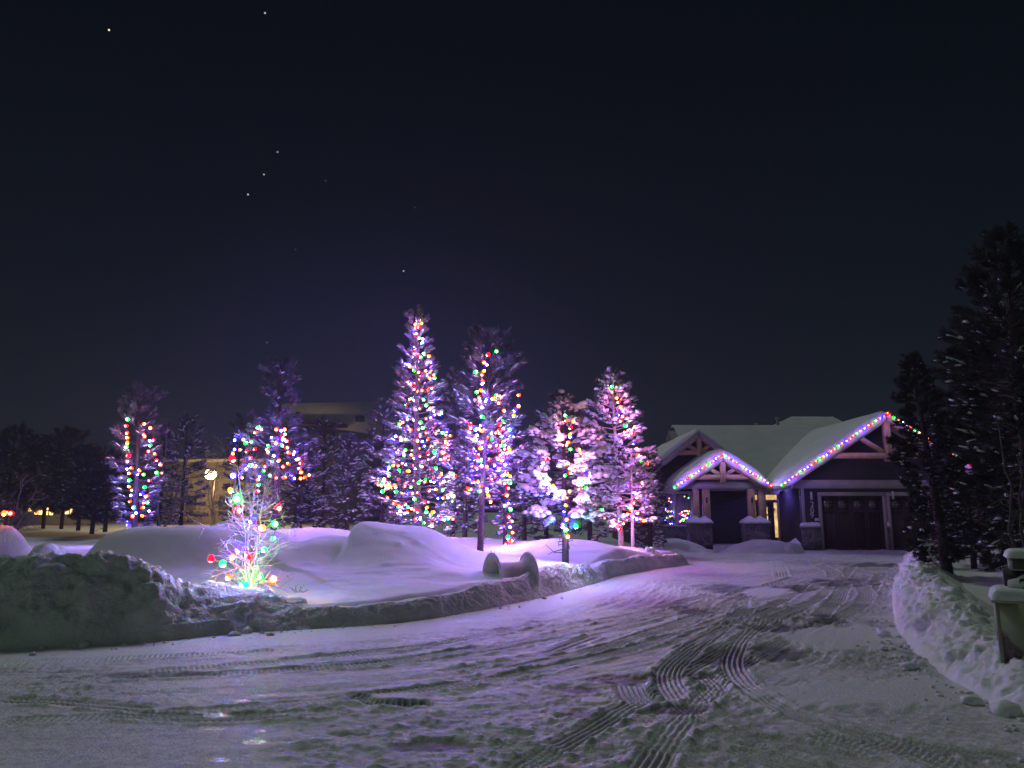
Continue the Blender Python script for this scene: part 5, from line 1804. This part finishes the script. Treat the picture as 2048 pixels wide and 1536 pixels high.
xa, xb = p(20, 1020, 58)[0], p(165, 1020, 58)[0]
mb = MB(); mb.box(xa, xb, 58, 66, .2, p(90, 1004, 58)[2]); lpart(mb, 'wall', M_panel)
ze_ = p(90, 1004, 58)[2]
mb = MB(); mb.add([(xa - .5, 57.4, ze_), (xb + .5, 57.4, ze_), (xb + .5, 62, ze_ + 1.6), (xa - .5, 62, ze_ + 1.6), (xb + .5, 66.6, ze_), (xa - .5, 66.6, ze_)], [(0, 1, 2, 3), (3, 2, 4, 5)]); lpart(mb, 'roof', M_snow)
M_lit2 = m_lit('lit_window', (1.0, .66, .22), 2.6, (1.0, .5, .14))
for a, b, c, d in ((57, 67, 1017, 1024), (70, 86, 1017, 1029), (88, 98, 1016, 1030), (100, 108, 1018, 1030), (112, 127, 1016, 1026), (131, 139, 1017, 1028), (141, 146, 1018, 1030)):
    q0, q1 = p(a, d, 58), p(b, c, 58)
    mb = MB(); mb.box(q0[0] - .06, q1[0] + .06, 57.93, 57.997, q0[2] - .06, q1[2] + .06); f_ = lpart(mb, 'window', M_trim)
    mb = MB(); mb.box(q0[0], q1[0], 57.9, 57.929, q0[2], q1[2]); lpart(mb, 'pane', M_lit2, f_)

# the lit sodium street lamp by the low wing
YLm = 54.0
q = at(430, 950, YLm)
lamp = thing('street_lamp', 'glowing amber street lamp on a pole between the frosted pines', 'street lamp', (q[0], YLm, .7))
mb = MB(); mb.tube([(0, 0, -.3), (0, 0, 1.5), (0, 0, q[2] - .7 + .35)], (.09, .07, .055), 8); mb.tube([(0, 0, q[2] - .7 + .3), (0, -.35, q[2] - .7 + .42), (0, -.75, q[2] - .7 + .3)], .035, 6); mb.build('pole', M_black, lamp)
mb = MB(); mb.lathe([(.02, .52), (.12, .5), (.2, .46), (.22, .42)], 16); o = mb.build('lamp_head', M_black, lamp, True); o.location = (0, -.8, q[2] - .7 - .1)
V = ICO2_V * np.array((.40, .40, .36))
o = link_mesh('globe', V, ICO2_F, mat('sodium_globe', (1, .7, .3), .5, emit=((1.0, .55, .16), 40.0)), lamp, True); o.location = (0, -.8, q[2] - .7)
ld = bpy.data.lights.new('sodium_light', 'POINT'); ld.energy = 1100; ld.color = (1.0, .62, .27); ld.shadow_soft_size = .3
lo = bpy.data.objects.new('sodium_light', ld); SC.collection.objects.link(lo); lo.parent = lamp; lo.location = (0, -.8, q[2] - .7 - .45)

# ------------------------------------------------------------------ the flared tube in the snow
c0, c1 = at(984, 1162, 14.75), at(1056, 1152, 15.05)
zc = (c0[2] + c1[2]) / 2 + .02
c0[2] = c1[2] = zc
axv = Vector(c1 - c0); Lt = axv.length
tub = thing('flared_pipe', 'grey hourglass shaped pipe half buried in the snow at the lawn edge', 'pipe', tuple((c0 + c1) / 2))
Mx = axv.to_track_quat('Z', 'Y').to_matrix().to_4x4()
h_ = Lt / 2
u = np.linspace(-1, 1, 25)
ro = .29 + .165 * np.abs(u) ** 5
outer = [(r, t * h_) for r, t in zip(ro, u)]
inner = [(r - .035, t * h_) for r, t in zip(ro, u)][::-1]
mb = MB(); mb.lathe(outer + inner, 44, Mx, True); mb.build('barrel', M_concrete, tub, True)
for s in (-1, 1):
    mb = MB(); mb.lathe([(.452 + .028 * math.cos(a), s * h_ + .026 * math.sin(a)) for a in np.linspace(0, 2 * math.pi, 9)[:-1]], 44, Mx, True); mb.build('rim', mat('frosted_rim', (.62, .63, .64), .8, bump=(50, .5, .01)), tub, True)
# snow blown into its near mouth
mb = MB(); n, m = 20, 14
VV, UU = np.meshgrid(np.linspace(0, 1, m), np.linspace(-1, 1, n), indexing='ij')
loc = np.stack([UU * .36, -.0 - .22 + .16 * (1 - UU ** 2) * (1 - VV) + 0 * UU, -h_ + .02 + VV * .3], -1).reshape(-1, 3)
# ------------------------------------------------------------------ the birdhouse
q = at(1152, 1042, Y6 - .12)
bh = thing('birdhouse', 'small dark birdhouse with a snowy roof fixed to the pine trunk', 'birdhouse', tuple(q), -.2)
mb = MB(); mb.box(-.13, .13, -.12, .10, -.15, .12); mb.prism([(-.13, .12), (.13, .12), (0, .2)], -.12, .10); mb.build('box', mat('dark_wood', (.06, .05, .045), .8, var=((.04, .035, .03), 12)), bh)
mb = MB(); mb.bar((-.18, .10), (.0, .225), .022, (-.17, .14)); mb.bar((.18, .10), (.0, .222), .022, (-.168, .138)); mb.build('roof', M_bark, bh)
mb = MB()
V = ICO2_V * np.array((.19, .16, .09)); V[:, 2] -= np.abs(V[:, 0]) * .55; mb.add(V + np.array((0, -.015, .235)), None, ICO2_F); mb.build('roof_snow', M_tree_snow, bh, True)
mb = MB(); mb.lathe([(.001, 0), (.032, 0), (.032, .004), (.001, .004)], 14, Matrix.Rotation(math.pi / 2, 4, 'X')); o = mb.build('entrance_hole', M_black, bh); o.location = (0, -.121, .02)
mb = MB(); mb.tube([(0, -.12, -.06), (0, -.2, -.06)], .008, 6); mb.build('perch', M_bark, bh)

# ------------------------------------------------------------------ the numbered mailbox
YM = 7.05
q0 = at(2003, 1330, YM)
mx0 = at(1996, 1250, YM)[0]; mw = .56
zt_b = at(2000, 1205, YM)[2]; zb_b = .02
mail = thing('mailbox', 'painted mailbox pedestal with snow caps and a number plaque at the right frame edge', 'mailbox', (mx0, YM, zb_b), math.radians(-29))
MO = np.array((mx0, YM, zb_b))


def mpart(mb, name, m, parent=None, smooth=False):
    mb.V = [v - MO for v in mb.V]
    return mb.build(name, m, parent or mail, smooth)


def m_mural():
    m = bpy.data.materials.new('painted_mural'); m.use_nodes = True
    nt = m.node_tree; N, L = nt.nodes.new, nt.links.new
    b = nt.nodes['Principled BSDF']; b.inputs['Roughness'].default_value = .6
    tc = N('ShaderNodeTexCoord'); sp = N('ShaderNodeSeparateXYZ'); L(tc.outputs['Object'], sp.inputs[0])
    nz = N('ShaderNodeTexNoise'); nz.inputs['Scale'].default_value = 7; nz.inputs['Detail'].default_value = 6; L(tc.outputs['Object'], nz.inputs['Vector'])
    # rock: left, below a curved skyline ; water: right, low
    f = N('ShaderNodeMath'); f.operation = 'MULTIPLY_ADD'; L(sp.outputs['X'], f.inputs[0]); f.inputs[1].default_value = -1.5; f.inputs[2].default_value = .54
    g = N('ShaderNodeMath'); g.operation = 'SUBTRACT'; L(f.outputs[0], g.inputs[0]); L(sp.outputs['Z'], g.inputs[1])
    k = N('ShaderNodeMath'); k.operation = 'MULTIPLY_ADD'; L(nz.outputs[0], k.inputs[0]); k.inputs[1].default_value = .18; L(g.outputs[0], k.inputs[2])
    r = N('ShaderNodeMapRange'); r.inputs[1].default_value, r.inputs[2].default_value = .03, .07; L(k.outputs[0], r.inputs[0])
    n2 = N('ShaderNodeTexNoise'); n2.inputs['Scale'].default_value = 16; n2.inputs['Detail'].default_value = 6; L(tc.outputs['Object'], n2.inputs['Vector'])
    rr = N('ShaderNodeValToRGB'); e = rr.color_ramp.elements
    e[0].position, e[0].color = .35, (.05, .03, .025, 1); e[1].position, e[1].color = .65, (.26, .19, .15, 1)
    L(n2.outputs[0], rr.inputs[0])
    wv = N('ShaderNodeMapRange'); wv.inputs[1].default_value, wv.inputs[2].default_value = .31, .29; L(sp.outputs['Z'], wv.inputs[0])
    a = N('ShaderNodeMix'); a.data_type = 'RGBA'; a.inputs[6].default_value = (.30, .34, .20, 1); a.inputs[7].default_value = (.05, .09, .12, 1); L(wv.outputs[0], a.inputs[0])
    c = N('ShaderNodeMix'); c.data_type = 'RGBA'; L(r.outputs[0], c.inputs[0]); L(a.outputs[2], c.inputs[6]); L(rr.outputs[0], c.inputs[7])
    L(c.outputs[2], b.inputs['Base Color'])
    return m


M_green = mat('pale_green_paint', (.30, .33, .24), .6, var=((.26, .28, .2), 5))


def snow_cap(x0, x1, y0, y1, z, th, name, parent, seed):
    n, m = 34, 22
    VV, UU = np.meshgrid(np.linspace(0, 1, m), np.linspace(0, 1, n), indexing='ij')
    e = (np.clip(1 - np.abs(2 * UU - 1) ** 9, 0, 1) * np.clip(1 - np.abs(2 * VV - 1) ** 7, 0, 1)) ** .5
    X, Y = x0 + UU * (x1 - x0), y0 + VV * (y1 - y0)
    Z = z + .004 + th * e * (1 + .12 * fbm(X * 5 + seed, Y * 5, 3))
    V = np.stack([X, Y, Z], -1).reshape(-1, 3)
    link_mesh(name, V - MO, grid_faces(m, n), M_snow, parent, True)


mb = MB(); mb.box(mx0, mx0 + mw, YM, YM + .42, zb_b, zt_b); body = mpart(mb, 'pedestal', m_mural())
mb = MB()
mb.box(mx0 - .008, mx0 + .022, YM - .012, YM - .002, zb_b, zt_b - .012)
mpart(mb, 'corner_strip', M_green, body)
mb = MB()
mb.box(mx0 + mw - .022, mx0 + mw + .008, YM - .012, YM - .002, zb_b, zt_b - .012)
mpart(mb, 'corner_strip', M_green, body)
mb = MB(); mb.box(mx0 - .03, mx0 + mw + .03, YM - .05, YM + .46, zt_b + .001, zt_b + .02); sh = mpart(mb, 'shelf', M_green)
snow_cap(mx0 - .035, mx0 + mw + .035, YM - .055, YM + .465, zt_b + .02, .105, 'shelf_snow', sh, 2)
# plaque standing in the snow, scalloped top
zp0 = zt_b + .06; ph = .20; pw = .42; pxc = at(2012, 1165, YM)[0] + pw / 2
outl = [(pxc - pw / 2, zp0), (pxc + pw / 2, zp0), (pxc + pw / 2, zp0 + ph * .55)]
for a in np.linspace(0, math.pi, 13):
    outl.append((pxc + math.cos(a) * (pw * .5 if math.sin(a) < .35 else pw * .36), zp0 + ph * .55 + math.sin(a) * ph * .45))
outl.append((pxc - pw / 2, zp0 + ph * .55))
mb = MB(); mb.prism(outl, YM + .10, YM + .125); pq = mpart(mb, 'number_plaque', mat('cream_paint', (.72, .72, .62), .6))
text_mesh('209', .165, .004, 'number', M_black, pq, tuple(np.array((pxc, YM + .095, zp0 + .085)) - MO), off=.003)
mb = MB(); mb.box(mx0 + .10, mx0 + mw - .1, YM + .24, YM + .36, zt_b + .021, at(2015, 1140, YM)[2]); mpart(mb, 'back_post', M_black)
bx0 = at(2015, 1120, YM)[0]; bz0, bz1 = at(2015, 1140, YM)[2], at(2015, 1116, YM)[2]
mb = MB(); mb.box(bx0, bx0 + .46, YM + .02, YM + .40, bz0, bz1); bxp = mpart(mb, 'letter_box', M_green)
mb = MB(); mb.box(bx0 + .012, bx0 + .115, YM + .010, YM + .019, bz0 + .012, bz1 - .008); mpart(mb, 'shade_panel', mat('painted_shade', (.06, .075, .055), .6), bxp)  # shaded left part of the box front, put in as a darker colour
snow_cap(bx0 - .03, bx0 + .49, YM - .02, YM + .43, bz1, .075, 'box_snow', bxp, 5)
snow_pile('snow heaped round the foot of the mailbox at the right frame edge', (mx0 + .35, YM - .12), .75, .42, .36, 15, .15, .06)


# ------------------------------------------------------------------ frosty air
def haze():
    mb = MB()
    mb.box(-80, 80, -12, 100, -1.3, 14)
    m = bpy.data.materials.new('ice_haze'); m.use_nodes = True
    nt = m.node_tree; nt.nodes.clear()
    out = nt.nodes.new('ShaderNodeOutputMaterial'); v = nt.nodes.new('ShaderNodeVolumePrincipled')
    v.inputs['Color'].default_value = (.9, .92, 1, 1)
    v.inputs['Density'].default_value = .0012
    v.inputs['Anisotropy'].default_value = .2
    nt.links.new(v.outputs[0], out.inputs['Volume'])
    o = mb.build('haze', m)
    tag(o, 'thin frosty haze in the night air', 'haze', None, 'stuff')


haze()
